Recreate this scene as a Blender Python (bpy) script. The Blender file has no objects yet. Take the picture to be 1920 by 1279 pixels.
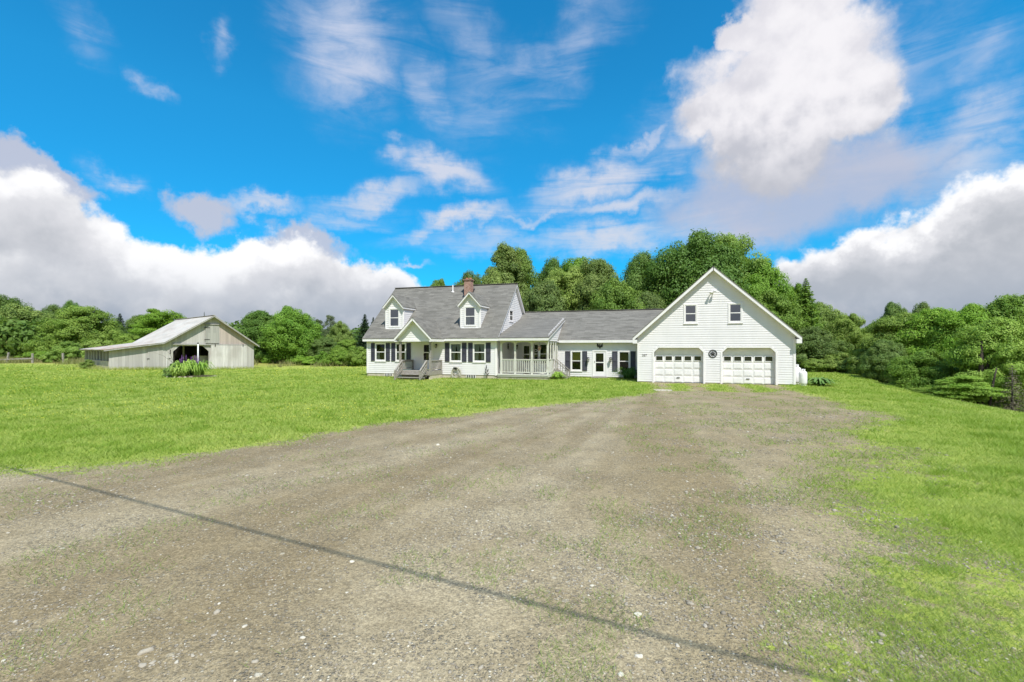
import bpy, math, random
import numpy as np
from mathutils import Vector, Matrix
R = math.radians
rnd = random.Random(7)
rng = np.random.default_rng(11)
scene = bpy.context.scene
COL = scene.collection
F, ZC, HOR = 907.0, 2.17, 650.0          # focal length in photo pixels, eye height, horizon row

# ------------------------------------------------------------------ mesh helpers
class MB:
    def __init__(self): self.v = []; self.f = []; self.m = []
    def poly(self, pts, mi=0):
        i = len(self.v); self.v += [tuple(p) for p in pts]
        self.f.append(tuple(range(i, i + len(pts)))); self.m.append(mi)
    def hexa(self, p, mi=0):               # 8 points: bottom ring then top ring
        i = len(self.v); self.v += [tuple(q) for q in p]
        for a in ((3,2,1,0),(4,5,6,7),(0,1,5,4),(1,2,6,5),(2,3,7,6),(3,0,4,7)):
            self.f.append(tuple(i + k for k in a)); self.m.append(mi)
    def box(self, x0, x1, y0, y1, z0, z1, mi=0):
        self.hexa([(x0,y0,z0),(x1,y0,z0),(x1,y1,z0),(x0,y1,z0),(x0,y0,z1),(x1,y0,z1),(x1,y1,z1),(x0,y1,z1)], mi)
    def slab(self, top, t, mi=0, down=(0,0,-1)):
        n = len(top); i = len(self.v)
        self.v += [tuple(p) for p in top] + [(p[0]+down[0]*t, p[1]+down[1]*t, p[2]+down[2]*t) for p in top]
        self.f.append(tuple(range(i, i+n))); self.m.append(mi)
        self.f.append(tuple(range(i+2*n-1, i+n-1, -1))); self.m.append(mi)
        for k in range(n):
            self.f.append((i+k, i+n+k, i+n+(k+1)%n, i+(k+1)%n)); self.m.append(mi)
    def bar(self, p, q, w, h=None, mi=0, up=(0,0,1)):
        h = h or w; p = Vector(p); q = Vector(q); d = (q-p).normalized(); u = Vector(up)
        if abs(d.dot(u)) > .98: u = Vector((0,1,0))
        s = d.cross(u).normalized()*w/2; u = s.cross(d).normalized()*h/2
        self.hexa([p-s-u, p+s-u, q+s-u, q-s-u, p-s+u, p+s+u, q+s+u, q-s+u], mi)
    def tube(self, pts, rad, n=8, mi=0, cap=True):
        pts = [Vector(p) for p in pts]
        if not hasattr(rad, '__len__'): rad = [rad]*len(pts)
        i0 = len(self.v); x = None
        for k, p in enumerate(pts):
            d = (pts[min(k+1, len(pts)-1)] - pts[max(k-1, 0)]).normalized()
            if x is None: x = d.orthogonal().normalized()
            x = (x - d*x.dot(d)); x = x.normalized() if x.length > 1e-6 else d.orthogonal().normalized()
            y = d.cross(x)
            for j in range(n):
                a = 2*math.pi*j/n
                self.v.append(tuple(p + (x*math.cos(a) + y*math.sin(a))*rad[k]))
        for k in range(len(pts)-1):
            for j in range(n):
                a = i0+k*n+j; b = i0+k*n+(j+1)%n
                self.f.append((a, b, b+n, a+n)); self.m.append(mi)
        if cap:
            self.f.append(tuple(i0+j for j in reversed(range(n)))); self.m.append(mi)
            e = i0+(len(pts)-1)*n
            self.f.append(tuple(e+j for j in range(n))); self.m.append(mi)
    def lathe(self, c, prof, n=16, mi=0):    # prof: (r, z)
        i0 = len(self.v)
        for r, z in prof:
            for j in range(n):
                a = 2*math.pi*j/n
                self.v.append((c[0]+r*math.cos(a), c[1]+r*math.sin(a), c[2]+z))
        for k in range(len(prof)-1):
            for j in range(n):
                a = i0+k*n+j; b = i0+k*n+(j+1)%n
                self.f.append((a, b, b+n, a+n)); self.m.append(mi)
        self.f.append(tuple(i0+j for j in reversed(range(n)))); self.m.append(mi)
        e = i0+(len(prof)-1)*n
        self.f.append(tuple(e+j for j in range(n))); self.m.append(mi)
    def build(self, name, mats, parent=None, smooth=False):
        me = bpy.data.meshes.new(name); me.from_pydata(self.v, [], self.f)
        mats = mats if isinstance(mats, (list, tuple)) else [mats]
        for m in mats: me.materials.append(m)
        me.polygons.foreach_set('material_index', self.m)
        if smooth: me.polygons.foreach_set('use_smooth', [True]*len(self.f))
        me.update()
        o = bpy.data.objects.new(name, me); COL.objects.link(o)
        if parent: o.parent = parent
        return o

def np_mesh(name, V, Fc, mat, attrs=None, smooth=False):
    """V (n,3), Fc (m,k) with k 3 or 4"""
    me = bpy.data.meshes.new(name); n = len(V); m, k = Fc.shape
    me.vertices.add(n); me.vertices.foreach_set('co', np.ascontiguousarray(V, dtype=np.float32).ravel())
    me.loops.add(m*k); me.loops.foreach_set('vertex_index', np.ascontiguousarray(Fc, dtype=np.int32).ravel())
    me.polygons.add(m); me.polygons.foreach_set('loop_start', np.arange(0, m*k, k, dtype=np.int32))
    if smooth: me.polygons.foreach_set('use_smooth', np.ones(m, dtype=bool))
    for key, val in (attrs or {}).items():
        at = me.attributes.new(key, 'FLOAT', 'POINT'); at.data.foreach_set('value', np.ascontiguousarray(val, dtype=np.float32))
    me.materials.append(mat); me.update(calc_edges=True); me.validate()
    return me
def link(name, me, parent=None):
    o = bpy.data.objects.new(name, me); COL.objects.link(o)
    if parent: o.parent = parent
    return o
def tag(o, label, cat=None, group=None, kind=None):
    if label: o['label'] = label
    if cat: o['category'] = cat
    if group: o['group'] = group
    if kind: o['kind'] = kind
    return o
def empty(name, loc, rz, label, cat, group=None):
    o = bpy.data.objects.new(name, None); o.empty_display_size = .3; COL.objects.link(o)
    o.location = loc; o.rotation_euler = (0, 0, rz)
    return tag(o, label, cat, group)

# ------------------------------------------------------------------ node helpers
class NT:
    def __init__(self, tree): self.t = tree
    def n(self, typ, **kw):
        nd = self.t.nodes.new(typ)
        for k, v in kw.items(): setattr(nd, k, v)
        return nd
    def put(self, sock, val):
        if isinstance(val, bpy.types.NodeSocket): self.t.links.new(val, sock)
        else:
            try: sock.default_value = val
            except Exception: sock.default_value = tuple(val) + (1,)
    def math(self, op, a, b=0.0, c=None, clamp=False):
        nd = self.n('ShaderNodeMath', operation=op, use_clamp=clamp)
        self.put(nd.inputs[0], a); self.put(nd.inputs[1], b)
        if c is not None: self.put(nd.inputs[2], c)
        return nd.outputs[0]
    def mix(self, f, a, b, blend='MIX'):
        nd = self.n('ShaderNodeMix', data_type='RGBA', blend_type=blend)
        self.put(nd.inputs[0], f); self.put(nd.inputs[6], a if isinstance(a, bpy.types.NodeSocket) else tuple(a)+(1,))
        self.put(nd.inputs[7], b if isinstance(b, bpy.types.NodeSocket) else tuple(b)+(1,)); return nd.outputs[2]
    def rng(self, v, a, b, c=0.0, d=1.0, typ='SMOOTHSTEP'):
        nd = self.n('ShaderNodeMapRange', interpolation_type=typ); nd.clamp = True
        for i, x in enumerate((v, a, b, c, d)): self.put(nd.inputs[i], x)
        return nd.outputs[0]
    def noise(self, vec, scale, detail=4, rough=.55, dist=0.0, out=0):
        nd = self.n('ShaderNodeTexNoise'); 
        if vec is not None: self.put(nd.inputs['Vector'], vec)
        self.put(nd.inputs['Scale'], scale); self.put(nd.inputs['Detail'], detail); self.put(nd.inputs['Roughness'], rough)
        self.put(nd.inputs['Distortion'], dist); return nd.outputs[out]
    def mapping(self, vec, loc=(0,0,0), rot=(0,0,0), sc=(1,1,1), typ='POINT'):
        nd = self.n('ShaderNodeMapping', vector_type=typ); self.put(nd.inputs[0], vec)
        self.put(nd.inputs[1], loc); self.put(nd.inputs[2], rot); self.put(nd.inputs[3], sc); return nd.outputs[0]
    def obj(self): return self.n('ShaderNodeTexCoord').outputs['Object']
    def pos(self): return self.n('ShaderNodeNewGeometry').outputs['Position']
    def attr(self, name): return self.n('ShaderNodeAttribute', attribute_name=name).outputs['Fac']
    def sep(self, v): return self.n_sep(v)
    def n_sep(self, v):
        nd = self.n('ShaderNodeSeparateXYZ'); self.put(nd.inputs[0], v); return nd.outputs
    def comb(self, x, y, z=0.0):
        nd = self.n('ShaderNodeCombineXYZ')
        for i, q in enumerate((x, y, z)): self.put(nd.inputs[i], q)
        return nd.outputs[0]
    def bump(self, h, st=.3, dist=.02):
        nd = self.n('ShaderNodeBump'); self.put(nd.inputs['Strength'], st); self.put(nd.inputs['Distance'], dist)
        self.put(nd.inputs['Height'], h); return nd.outputs[0]

MATS = {}
def material(name, color=None, rough=.6, fn=None, spec=.5, metal=0.0):
    m = bpy.data.materials.new(name); m.use_nodes = True; t = NT(m.node_tree)
    b = m.node_tree.nodes['Principled BSDF']
    b.inputs['Roughness'].default_value = rough; b.inputs['Specular IOR Level'].default_value = spec; b.inputs['Metallic'].default_value = metal
    if color: b.inputs['Base Color'].default_value = tuple(color)+(1,)
    if fn: fn(t, b)
    MATS[name] = m; return m

def var(c1, c2, scale, detail=4, lo=.35, hi=.65, bump=0.0, sc=(1,1,1)):
    def fn(t, b):
        v = t.mapping(t.obj(), sc=sc); n = t.noise(v, scale, detail)
        t.put(b.inputs['Base Color'], t.mix(t.rng(n, lo, hi), c1, c2))
        if bump: t.put(b.inputs['Normal'], t.bump(n, bump))
    return fn

def siding_fn(t, b):
    o = t.obj(); n = t.noise(t.mapping(o, sc=(1.2, 1.2, .35)), 1.6, 5); n2 = t.noise(t.mapping(o, sc=(.3, .3, 10)), 2.0, 2)
    c = t.mix(t.rng(n, .3, .75), (.775, .748, .755), (.715, .695, .695))
    t.put(b.inputs['Base Color'], t.mix(t.rng(n2, .35, .7, 0, .35), c, (.695, .675, .67)))
m_siding = material('white_vinyl_siding', rough=.5, fn=siding_fn, spec=.3)
m_trim = material('white_trim_paint', rough=.45, fn=var((.82,.79,.785), (.76,.735,.73), 2.0), spec=.35)
m_shutter = material('slate_shutter', rough=.55, fn=var((.040,.040,.054), (.060,.058,.074), 3.0))
m_dark = material('painted_dim_interior', rough=.9, fn=var((.016,.017,.018), (.03,.03,.03), 1.5), spec=.1)  # near-black colour stands in for the shade of rooms behind the glass
m_curtain = material('curtain_cloth', rough=.9, fn=var((.62,.61,.58), (.5,.5,.48), 30, sc=(1,1,.05)), spec=.1)
m_yellow = material('yellow_curtain', rough=.9, fn=var((.40,.36,.08), (.30,.26,.05), 20), spec=.1)
m_conc = material('foundation_concrete', rough=.9, fn=var((.58,.52,.42), (.46,.41,.33), 2.5, 6, bump=.15), spec=.2)
m_greywood = material('weathered_deck_wood', rough=.85, fn=var((.25,.225,.195), (.36,.335,.30), 4, 6, sc=(3,3,3), bump=.1), spec=.2)
m_porchwood = material('worn_white_porch_paint', rough=.65, fn=var((.62,.61,.55), (.46,.43,.37), 2.2, 6, .52, .72), spec=.3)
m_black = material('black_iron', rough=.4, fn=var((.012,.012,.013), (.025,.025,.027), 8), spec=.5)
m_white = material('white_enamel', rough=.35, fn=var((.84,.82,.81), (.75,.74,.73), 1.5, 5), spec=.5)
m_hose = material('tan_hose', rough=.5, fn=var((.50,.48,.40), (.40,.38,.31), 6))
m_bronze = material('dull_brass', rough=.35, fn=var((.18,.13,.06), (.10,.08,.05), 9), metal=.6)
m_digit = material('brown_house_digits', rough=.5, fn=var((.10,.09,.075), (.14,.12,.10), 9))

def glass_fn(refl):
    def fn(t, b):
        tr = t.n('ShaderNodeBsdfTransparent'); tr.inputs[0].default_value = (.78,.82,.80,1)
        gl = t.n('ShaderNodeBsdfGlossy'); gl.inputs['Roughness'].default_value = .012; gl.inputs['Color'].default_value = (.95,.97,1,1)
        lw = t.n('ShaderNodeFresnel'); lw.inputs[0].default_value = 1.42
        w = t.noise(t.obj(), 1.3, 2)
        t.put(gl.inputs['Normal'], t.bump(w, .05, .02))
        mx = t.n('ShaderNodeMixShader'); t.put(mx.inputs[0], t.math('ADD', t.math('MULTIPLY', lw.outputs[0], .9), refl, clamp=True))
        t.put(mx.inputs[1], tr.outputs[0]); t.put(mx.inputs[2], gl.outputs[0])
        out = [n for n in t.t.nodes if n.type == 'OUTPUT_MATERIAL'][0]
        t.put(out.inputs['Surface'], mx.outputs[0])
    return fn
m_glass = material('window_glass', fn=glass_fn(.02))
m_glass2 = material('upper_window_glass', fn=glass_fn(.20))

def shingle_fn(axis):
    def fn(t, b):
        o = t.obj(); s = t.n_sep(o)
        vec = t.comb(s[0], t.math('MULTIPLY', s[1], 1.35)) if axis == 'u' else t.comb(s[1], t.math('MULTIPLY', s[0], 1.35))
        br = t.n('ShaderNodeTexBrick'); br.offset = .37; br.squash = 1
        t.put(br.inputs['Vector'], vec); br.inputs['Color1'].default_value = (.9,.9,.9,1); br.inputs['Color2'].default_value = (.1,.1,.1,1); br.inputs['Mortar'].default_value = (.0,.0,.0,1)
        br.inputs['Scale'].default_value = 1; br.inputs['Mortar Size'].default_value = .006; br.inputs['Brick Width'].default_value = .42; br.inputs['Row Height'].default_value = .15; br.inputs['Bias'].default_value = .1
        n1 = t.noise(t.mapping(vec, sc=(.55, 2.6, 1)), 1.3, 6, .6)
        n2 = t.noise(vec, 90, 2)
        f = t.math('ADD', t.math('MULTIPLY', t.n_rgb(br.outputs[0]), .60), t.math('MULTIPLY', t.rng(n1, .3, .7), .40))
        c = t.mix(f, (.085,.080,.070), (.222,.209,.186))
        c = t.mix(t.math('MULTIPLY', t.rng(n2, .3, .8), .35), c, (.29,.275,.245))
        n3 = t.noise(t.mapping(vec, sc=(.7, 3.0, 1)), .9, 3)
        c = t.mix(t.rng(n3, .66, .72, 0, .55), c, (.085,.085,.088))
        t.put(b.inputs['Base Color'], c)
        t.put(b.inputs['Normal'], t.bump(t.math('ADD', f, n2), .25, .012))
    return fn
def _rgb(self, c):
    nd = self.n('ShaderNodeRGBToBW'); self.put(nd.inputs[0], c); return nd.outputs[0]
NT.n_rgb = _rgb
m_shingle = material('grey_asphalt_shingles', rough=.9, fn=shingle_fn('u'), spec=.2)
m_shingle_v = material('grey_asphalt_shingles_side', rough=.9, fn=shingle_fn('v'), spec=.2)

def brick_fn(t, b):
    s = t.n_sep(t.obj()); vec = t.comb(t.math('ADD', s[0], s[1]), s[2])
    br = t.n('ShaderNodeTexBrick'); t.put(br.inputs['Vector'], vec)
    br.inputs['Color1'].default_value = (.30,.115,.075,1); br.inputs['Color2'].default_value = (.42,.21,.15,1); br.inputs['Mortar'].default_value = (.42,.38,.34,1)
    br.inputs['Scale'].default_value = 1; br.inputs['Mortar Size'].default_value = .012; br.inputs['Brick Width'].default_value = .21; br.inputs['Row Height'].default_value = .075
    n = t.noise(t.obj(), 7, 4)
    t.put(b.inputs['Base Color'], t.mix(t.rng(n, .4, .7, 0, .5), br.outputs[0], (.19,.095,.07)))
m_brick = material('red_chimney_brick', rough=.9, fn=brick_fn, spec=.2)

def barnboard_fn(tint):
    def fn(t, b):
        o = t.obj(); s = t.n_sep(o); h = t.math('ADD', s[0], s[1])
        br = t.n('ShaderNodeTexBrick'); br.offset = .5; t.put(br.inputs['Vector'], t.comb(s[2], h))
        br.inputs['Color1'].default_value = (1,1,1,1); br.inputs['Color2'].default_value = (0,0,0,1); br.inputs['Mortar'].default_value = (.5,.5,.5,1)
        br.inputs['Scale'].default_value = 1; br.inputs['Mortar Size'].default_value = .002; br.inputs['Brick Width'].default_value = 7.0; br.inputs['Row Height'].default_value = .24
        g = t.noise(t.mapping(o, sc=(6, 6, .5)), 2.2, 6, .65); w = t.noise(t.mapping(o, sc=(1, 1, .6)), .55, 5)
        c = t.mix(t.n_rgb(br.outputs[0]), tuple(.80*q for q in tint), tuple(1.06*q for q in tint))
        c = t.mix(t.rng(g, .42, .78, 0, .5), c, (.33,.31,.28))
        c = t.mix(t.rng(w, .48, .70, 0, .6), c, (.36,.325,.295))
        seam = t.math('FRACT', t.math('DIVIDE', h, .24))
        sm = t.math('LESS_THAN', seam, .055)
        c = t.mix(t.math('MULTIPLY', sm, .40), c, (.12,.11,.10))
        t.put(b.inputs['Base Color'], c); t.put(b.inputs['Normal'], t.bump(g, .3, .01))
    return fn
m_barn = material('weathered_barn_boards', rough=.9, fn=barnboard_fn((.505,.48,.455)), spec=.15)
m_barnpink = material('faded_reddish_barn_boards', rough=.9, fn=barnboard_fn((.47,.39,.35)), spec=.15)
m_barnpale = material('pale_barn_door_boards', rough=.85, fn=barnboard_fn((.63,.60,.575)), spec=.15)
m_barngrey = material('bare_grey_barn_boards', rough=.9, fn=barnboard_fn((.40,.39,.36)), spec=.15)
def tin_fn(t, b):
    o = t.obj(); s = t.n_sep(o)
    n = t.noise(t.mapping(o, sc=(1,.35,1)), 1.1, 6, .6); n2 = t.noise(o, .6, 5, .65)
    c = t.mix(t.rng(n, .35, .7), (.53,.505,.465), (.42,.40,.365))
    low = t.rng(s[0], 1.0, -4.2)
    c = t.mix(t.math('MULTIPLY', t.rng(n2, .40, .60), t.math('ADD', .16, t.math('MULTIPLY', low, .75))), c, (.36,.23,.16))
    wv = t.math('SINE', t.math('MULTIPLY', s[1], 2*math.pi/.2))
    sheet = t.math('LESS_THAN', t.math('FRACT', t.math('DIVIDE', s[1], 1.6)), .03)
    c = t.mix(t.math('MULTIPLY', sheet, .4), c, (.25,.24,.22))
    t.put(b.inputs['Base Color'], c); t.put(b.inputs['Normal'], t.bump(wv, .35, .015))
m_tin = material('old_metal_roofing', rough=.8, fn=tin_fn, spec=.15)

# ------------------------------------------------------------------ ground shape
def sm(a, b, x):
    t = np.clip((x-a)/(b-a), 0, 1); return t*t*(3-2*t)
def wood_edge(y): return np.interp(y, [0,10,17,21.6,25,32,40,60], [18.5,18.8,19.5,20.3,21,23.4,28.6,44])
def ground(x, y):
    x = np.asarray(x, float); y = np.asarray(y, float)
    x1 = np.interp(y, [0,17,25,32,40,60], [11,11,14,20,27,42])
    d = np.maximum(0, x-x1); z = np.where(d < 12, -.0068*d*d, -.0068*144 - .163*(d-12))
    e = np.maximum(0, x-wood_edge(y)); z = z-.28*e*e/(e+1.2)
    z = np.maximum(z, -5.0)
    z = z + .2*sm(-28, -36, x)*sm(30, 40, y) - .17*np.exp(-((x+24.5)**2+(y-50)**2)/18.0)
    z = z + .0*sm(3.5, -3, x)*sm(24, 31, y)*sm(-30, -16, x)
    off = sm(10, 16, np.abs(x-2)+.3*np.abs(y-10))
    z = z + .025*off*(np.sin(x*.61+y*.23)*np.sin(y*.37-x*.11)+.5*np.sin(x*1.7+1)*np.sin(y*1.3))
    return z
def gz(x, y): return float(ground(x, y))

POLY = np.array([(-20,-10),(-14,3),(-10.6,6.6),(-9.0,8.0),(-7.7,8.6),(-6.1,9.9),(-3.8,13.2),(0,16.6),(3,19.2),(5.3,21.2),(6.6,22.8),(8.2,23.6),(10,23.4),(12,23.0),(13.3,22.8),(13.2,20.5),(12.3,17.5),(11.0,15),(9.0,12.3),(7.3,9.9),(5.6,7.9),(4.35,5.7),(3.5,4.4),(2.75,3.2),(2.2,1),(2.0,-10)], float)
TH = R(17.0); GX, GY = 7.636, 29.47
HD = (math.cos(TH), -math.sin(TH)); HB = (math.sin(TH), math.cos(TH))
def sdf_poly(x, y, P):
    ins = np.zeros(x.shape, bool); dm = np.full(x.shape, 1e9)
    for i in range(len(P)):
        ax, ay = P[i]; bx, by = P[(i+1) % len(P)]
        t = np.clip(((x-ax)*(bx-ax)+(y-ay)*(by-ay))/((bx-ax)**2+(by-ay)**2), 0, 1)
        dm = np.minimum(dm, np.hypot(x-ax-t*(bx-ax), y-ay-t*(by-ay)))
        c = (ay > y) != (by > y)
        with np.errstate(divide='ignore', invalid='ignore'):
            ins ^= c & (x < (bx-ax)*(y-ay)/(by-ay if by != ay else 1e-9)+ax)
    return np.where(ins, dm, -dm)
def vnoise(x, y, s=1.0, seed=0):
    x = x*s+seed*17.3; y = y*s-seed*9.1
    xi = np.floor(x); yi = np.floor(y); fx = x-xi; fy = y-yi; fx = fx*fx*(3-2*fx); fy = fy*fy*(3-2*fy)
    def h(a, b): return np.modf(np.abs(np.sin(a*127.1+b*311.7)*43758.5453))[0]
    return (h(xi,yi)*(1-fx)+h(xi+1,yi)*fx)*(1-fy)+(h(xi,yi+1)*(1-fx)+h(xi+1,yi+1)*fx)*fy
def fbm(x, y, s, seed=0): return .5*vnoise(x,y,s,seed)+.3*vnoise(x,y,s*2.1,seed+1)+.2*vnoise(x,y,s*4.3,seed+2)
def grassiness(x, y):
    """1 on the lawn, 0 on bare gravel"""
    x = np.asarray(x, float); y = np.asarray(y, float)
    d = sdf_poly(x, y, POLY)
    for u in (1.4, 3.2, 5.3, 7.1):                    # wheel tracks up to the garage doors
        px, py = GX+HD[0]*u, GY+HD[1]*u
        s = -((x-px)*HB[0]+(y-py)*HB[1]); w = (x-px)*HD[0]+(y-py)*HD[1]
        t = np.minimum(.42-np.abs(w), np.minimum(s+.4, 8-s)); d = np.maximum(d, t)
    for a, b in ((.75, 3.95), (4.55, 7.75)):          # worn strip right at the doors
        s = -((x-GX)*HB[0]+(y-GY)*HB[1]); w = (x-GX)*HD[0]+(y-GY)*HD[1]
        d = np.maximum(d, np.minimum(np.minimum(w-a, b-w), np.minimum(s+.4, .75-s)))
    soft = .55+.55*sm(15, 8, y)+0.75*sm(1.0, 4.5, x)*(1-sm(17, 21, y))*(.35+.65*sm(4, 10, y))
    d = d + (fbm(x, y, .55, 3)-.5)*1.5*soft + (fbm(x, y, 2.2, 13)-.5)*1.0*soft
    return np.clip(.5-.5*d/soft, 0, 1)
# ------------------------------------------------------------------ ground materials
def lawn_col(t, p):
    n1 = t.noise(p, .22, 5, .6); n2 = t.noise(p, 2.3, 4, .65); n3 = t.noise(t.mapping(p, sc=(1,1,.3)), 26, 3, .7)
    c = t.mix(t.rng(n1, .35, .65), (.265,.322,.048), (.365,.390,.082))
    c = t.mix(t.rng(n2, .42, .72, 0, .6), c, (.165,.255,.030))
    c = t.mix(t.rng(n3, .40, .75, 0, .65), c, (.40,.44,.12))
    n4 = t.noise(p, .8, 3, .6)
    c = t.mix(t.rng(n4, .62, .74, 0, .55), c, (.43,.41,.15))
    return c, n3
def lawn_fn(t, b):
    p = t.pos(); c, n = lawn_col(t, p)
    s = t.n_sep(p)
    far = t.math('MULTIPLY', t.rng(s[1], 52, 60), t.rng(s[0], 0, -14))          # uncut meadow beyond the mown lawn
    m = t.noise(t.mapping(p, sc=(1,1,.2)), 1.2, 5)
    c = t.mix(t.math('MULTIPLY', far, t.rng(m, .3, .6)), c, (.27,.23,.075))
    litter = t.rng(t.math('ADD', t.attr('litter'), t.math('MULTIPLY', t.math('SUBTRACT', m, .5), .5)), .3, .7)
    c = t.mix(litter, c, t.mix(m, (.05,.06,.018), (.09,.07,.04)))
    t.put(b.inputs['Base Color'], c); t.put(b.inputs['Normal'], t.bump(n, .6, .05))
    b.inputs['Specular IOR Level'].default_value = .1
m_lawn = material('mown_lawn', rough=.9, fn=lawn_fn)
def gravel_fn(t, b):
    p = t.pos(); s = t.n_sep(p)
    a = t.math('ARCTAN2', t.math('SUBTRACT', s[0], 9.5), t.math('SUBTRACT', 31.0, s[1]))
    r = t.math('SQRT', t.math('ADD', t.math('POWER', t.math('SUBTRACT', s[0], 9.5), 2), t.math('POWER', t.math('SUBTRACT', 31.0, s[1]), 2)))
    b1 = t.noise(t.comb(t.math('MULTIPLY', a, 9.0), t.math('MULTIPLY', r, .05)), 1.0, 3, .55, .3); b2 = t.noise(t.comb(t.math('MULTIPLY', a, 34.0), t.math('MULTIPLY', r, .07)), 1.0, 3, .6, .3)
    bands = t.math('ADD', t.math('MULTIPLY', b1, .72), t.math('MULTIPLY', b2, .28))
    patch = t.noise(p, .7, 5, .6); fine = t.noise(p, 14, 5, .7)
    c = t.mix(t.rng(bands, .40, .60), (.235,.183,.103), (.345,.285,.182))
    c = t.mix(t.rng(patch, .40, .68, 0, .55), c, (.185,.140,.076))
    rt = t.rng(t.math('ADD', s[0], t.math('MULTIPLY', s[1], -.28)), -2.5, 3.5)
    c = t.mix(t.math('MULTIPLY', rt, .5), c, (.285,.225,.122))
    stony = t.math('MULTIPLY', t.rng(t.noise(p, 1.1, 5, .65), .36, .6), t.rng(bands, .30, .6, .55, 1.0))
    for sc_, lo_ in ((26.0, .87), (62.0, .76), (130.0, .80)):
        v2 = t.n('ShaderNodeTexVoronoi'); v2.inputs['Scale'].default_value = sc_; t.put(v2.inputs['Vector'], p)
        q = t.rng(t.n_sep(v2.outputs['Color'])[0], 0, 1, lo_, 2-lo_, 'LINEAR'); c = t.mix(1.0, c, t.comb(q, q, q), 'MULTIPLY')
    col = c; h = None
    for sc_, amt, sd in ((34.0, .85, 0), (75.0, .75, 5), (15.0, .55, 9)):
        vo = t.n('ShaderNodeTexVoronoi'); vo.inputs['Scale'].default_value = sc_; vo.inputs['Randomness'].default_value = 1
        t.put(vo.inputs['Vector'], t.mapping(p, loc=(sd, sd, 0)))
        sp = t.n_rgb(vo.outputs['Color'])
        lim = .55 if sc_ > 20 else .80
        edge = t.rng(vo.outputs['Distance'], .28/sc_*34/34*1.0*sc_*.9, .15)
        k = t.math('MULTIPLY', t.math('MULTIPLY', t.rng(sp, lim, lim+.12), stony), amt)
        k = t.math('MULTIPLY', k, t.rng(vo.outputs['Distance'], .55, .28))
        tone = t.mix(t.n_sep(vo.outputs['Color'])[1], (.46,.40,.29), (.15,.135,.11))
        tone = t.mix(t.rng(t.n_sep(vo.outputs['Color'])[2], .80, .9), tone, (.70,.66,.54))
        col = t.mix(k, col, tone)
        h = k if h is None else t.math('ADD', h, k)
    grit = t.noise(p, 55, 3, .75); col = t.mix(t.rng(grit, .56, .72, 0, .55), col, (.10,.082,.056)); col = t.mix(t.rng(grit, .44, .30, 0, .4), col, (.48,.43,.32))
    col = t.mix(t.rng(fine, .5, .85, 0, .5), col, (.085,.067,.042))
    rust = t.noise(p, 1.9, 4, .6)
    col = t.mix(t.rng(rust, .68, .76, 0, .35), col, (.22,.115,.045))
    g = t.attr('grassy'); gn = t.noise(p, 5.5, 6, .72); gl = t.noise(p, .9, 3)
    k = t.math('ADD', g, t.math('MULTIPLY', t.math('SUBTRACT', gn, .5), 2.0))
    k = t.math('ADD', k, t.math('MULTIPLY', t.math('SUBTRACT', gl, .5), .8))
    lc, ln = lawn_col(t, p)
    col = t.mix(t.rng(k, .42, .72), col, lc)
    t.put(b.inputs['Base Color'], col)
    hh = t.math('ADD', t.math('MULTIPLY', h, 1.0), t.math('MULTIPLY', fine, .8))
    t.put(b.inputs['Normal'], t.bump(hh, .8, .018)); b.inputs['Specular IOR Level'].default_value = .15
m_gravel = material('gravel_and_dirt', rough=.95, fn=gravel_fn)

def leaf_mat(name, c1, c2, c3, trans=.42, attr='tone', rough=.55):
    m = bpy.data.materials.new(name); m.use_nodes = True; t = NT(m.node_tree)
    b = m.node_tree.nodes['Principled BSDF']; out = m.node_tree.nodes['Material Output']
    a = t.attr(attr); oi = t.n('ShaderNodeObjectInfo').outputs['Random']
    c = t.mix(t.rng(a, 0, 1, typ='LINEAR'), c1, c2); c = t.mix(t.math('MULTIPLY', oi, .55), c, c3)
    hv = t.n('ShaderNodeHueSaturation'); t.put(hv.inputs['Color'], c); o2 = t.math('FRACT', t.math('MULTIPLY', oi, 7.31)); o3 = t.math('FRACT', t.math('MULTIPLY', oi, 23.7))
    t.put(hv.inputs['Hue'], t.math('ADD', .494, t.math('MULTIPLY', o2, .030))); t.put(hv.inputs['Value'], t.math('ADD', .86, t.math('MULTIPLY', o3, .30))); t.put(hv.inputs['Saturation'], t.math('ADD', .86, t.math('MULTIPLY', o2, .16))); c = hv.outputs[0]
    t.put(b.inputs['Base Color'], c); b.inputs['Roughness'].default_value = rough; b.inputs['Specular IOR Level'].default_value = .25
    tr = t.n('ShaderNodeBsdfTranslucent'); t.put(tr.inputs[0], t.mix(.5, c, (.20,.30,.02)))
    mx = t.n('ShaderNodeMixShader'); mx.inputs[0].default_value = trans
    t.put(mx.inputs[1], b.outputs[0]); t.put(mx.inputs[2], tr.outputs[0]); t.put(out.inputs['Surface'], mx.outputs[0])
    return m
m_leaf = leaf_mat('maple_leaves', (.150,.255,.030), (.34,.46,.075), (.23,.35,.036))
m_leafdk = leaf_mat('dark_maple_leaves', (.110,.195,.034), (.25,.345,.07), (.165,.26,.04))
m_leafbr = leaf_mat('bright_young_leaves', (.21,.33,.032), (.39,.50,.08), (.29,.42,.04))
m_needle = leaf_mat('spruce_needles', (.026,.055,.022), (.055,.090,.030), (.05,.075,.03), .12)
m_pale = leaf_mat('pale_sparse_leaves', (.13,.17,.075), (.19,.22,.11), (.15,.18,.08))
m_dead = leaf_mat('dead_conifer_twigs', (.15,.115,.075), (.21,.175,.115), (.12,.125,.05), .1)
m_grass = leaf_mat('grass_blades', (.255,.350,.042), (.58,.585,.19), (.37,.43,.07), .45)
m_tall = leaf_mat('tall_meadow_grass', (.19,.24,.045), (.31,.25,.10), (.22,.24,.05), .3)
m_weed = leaf_mat('driveway_weeds', (.18,.28,.035), (.34,.42,.10), (.25,.33,.06), .4)
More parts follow.
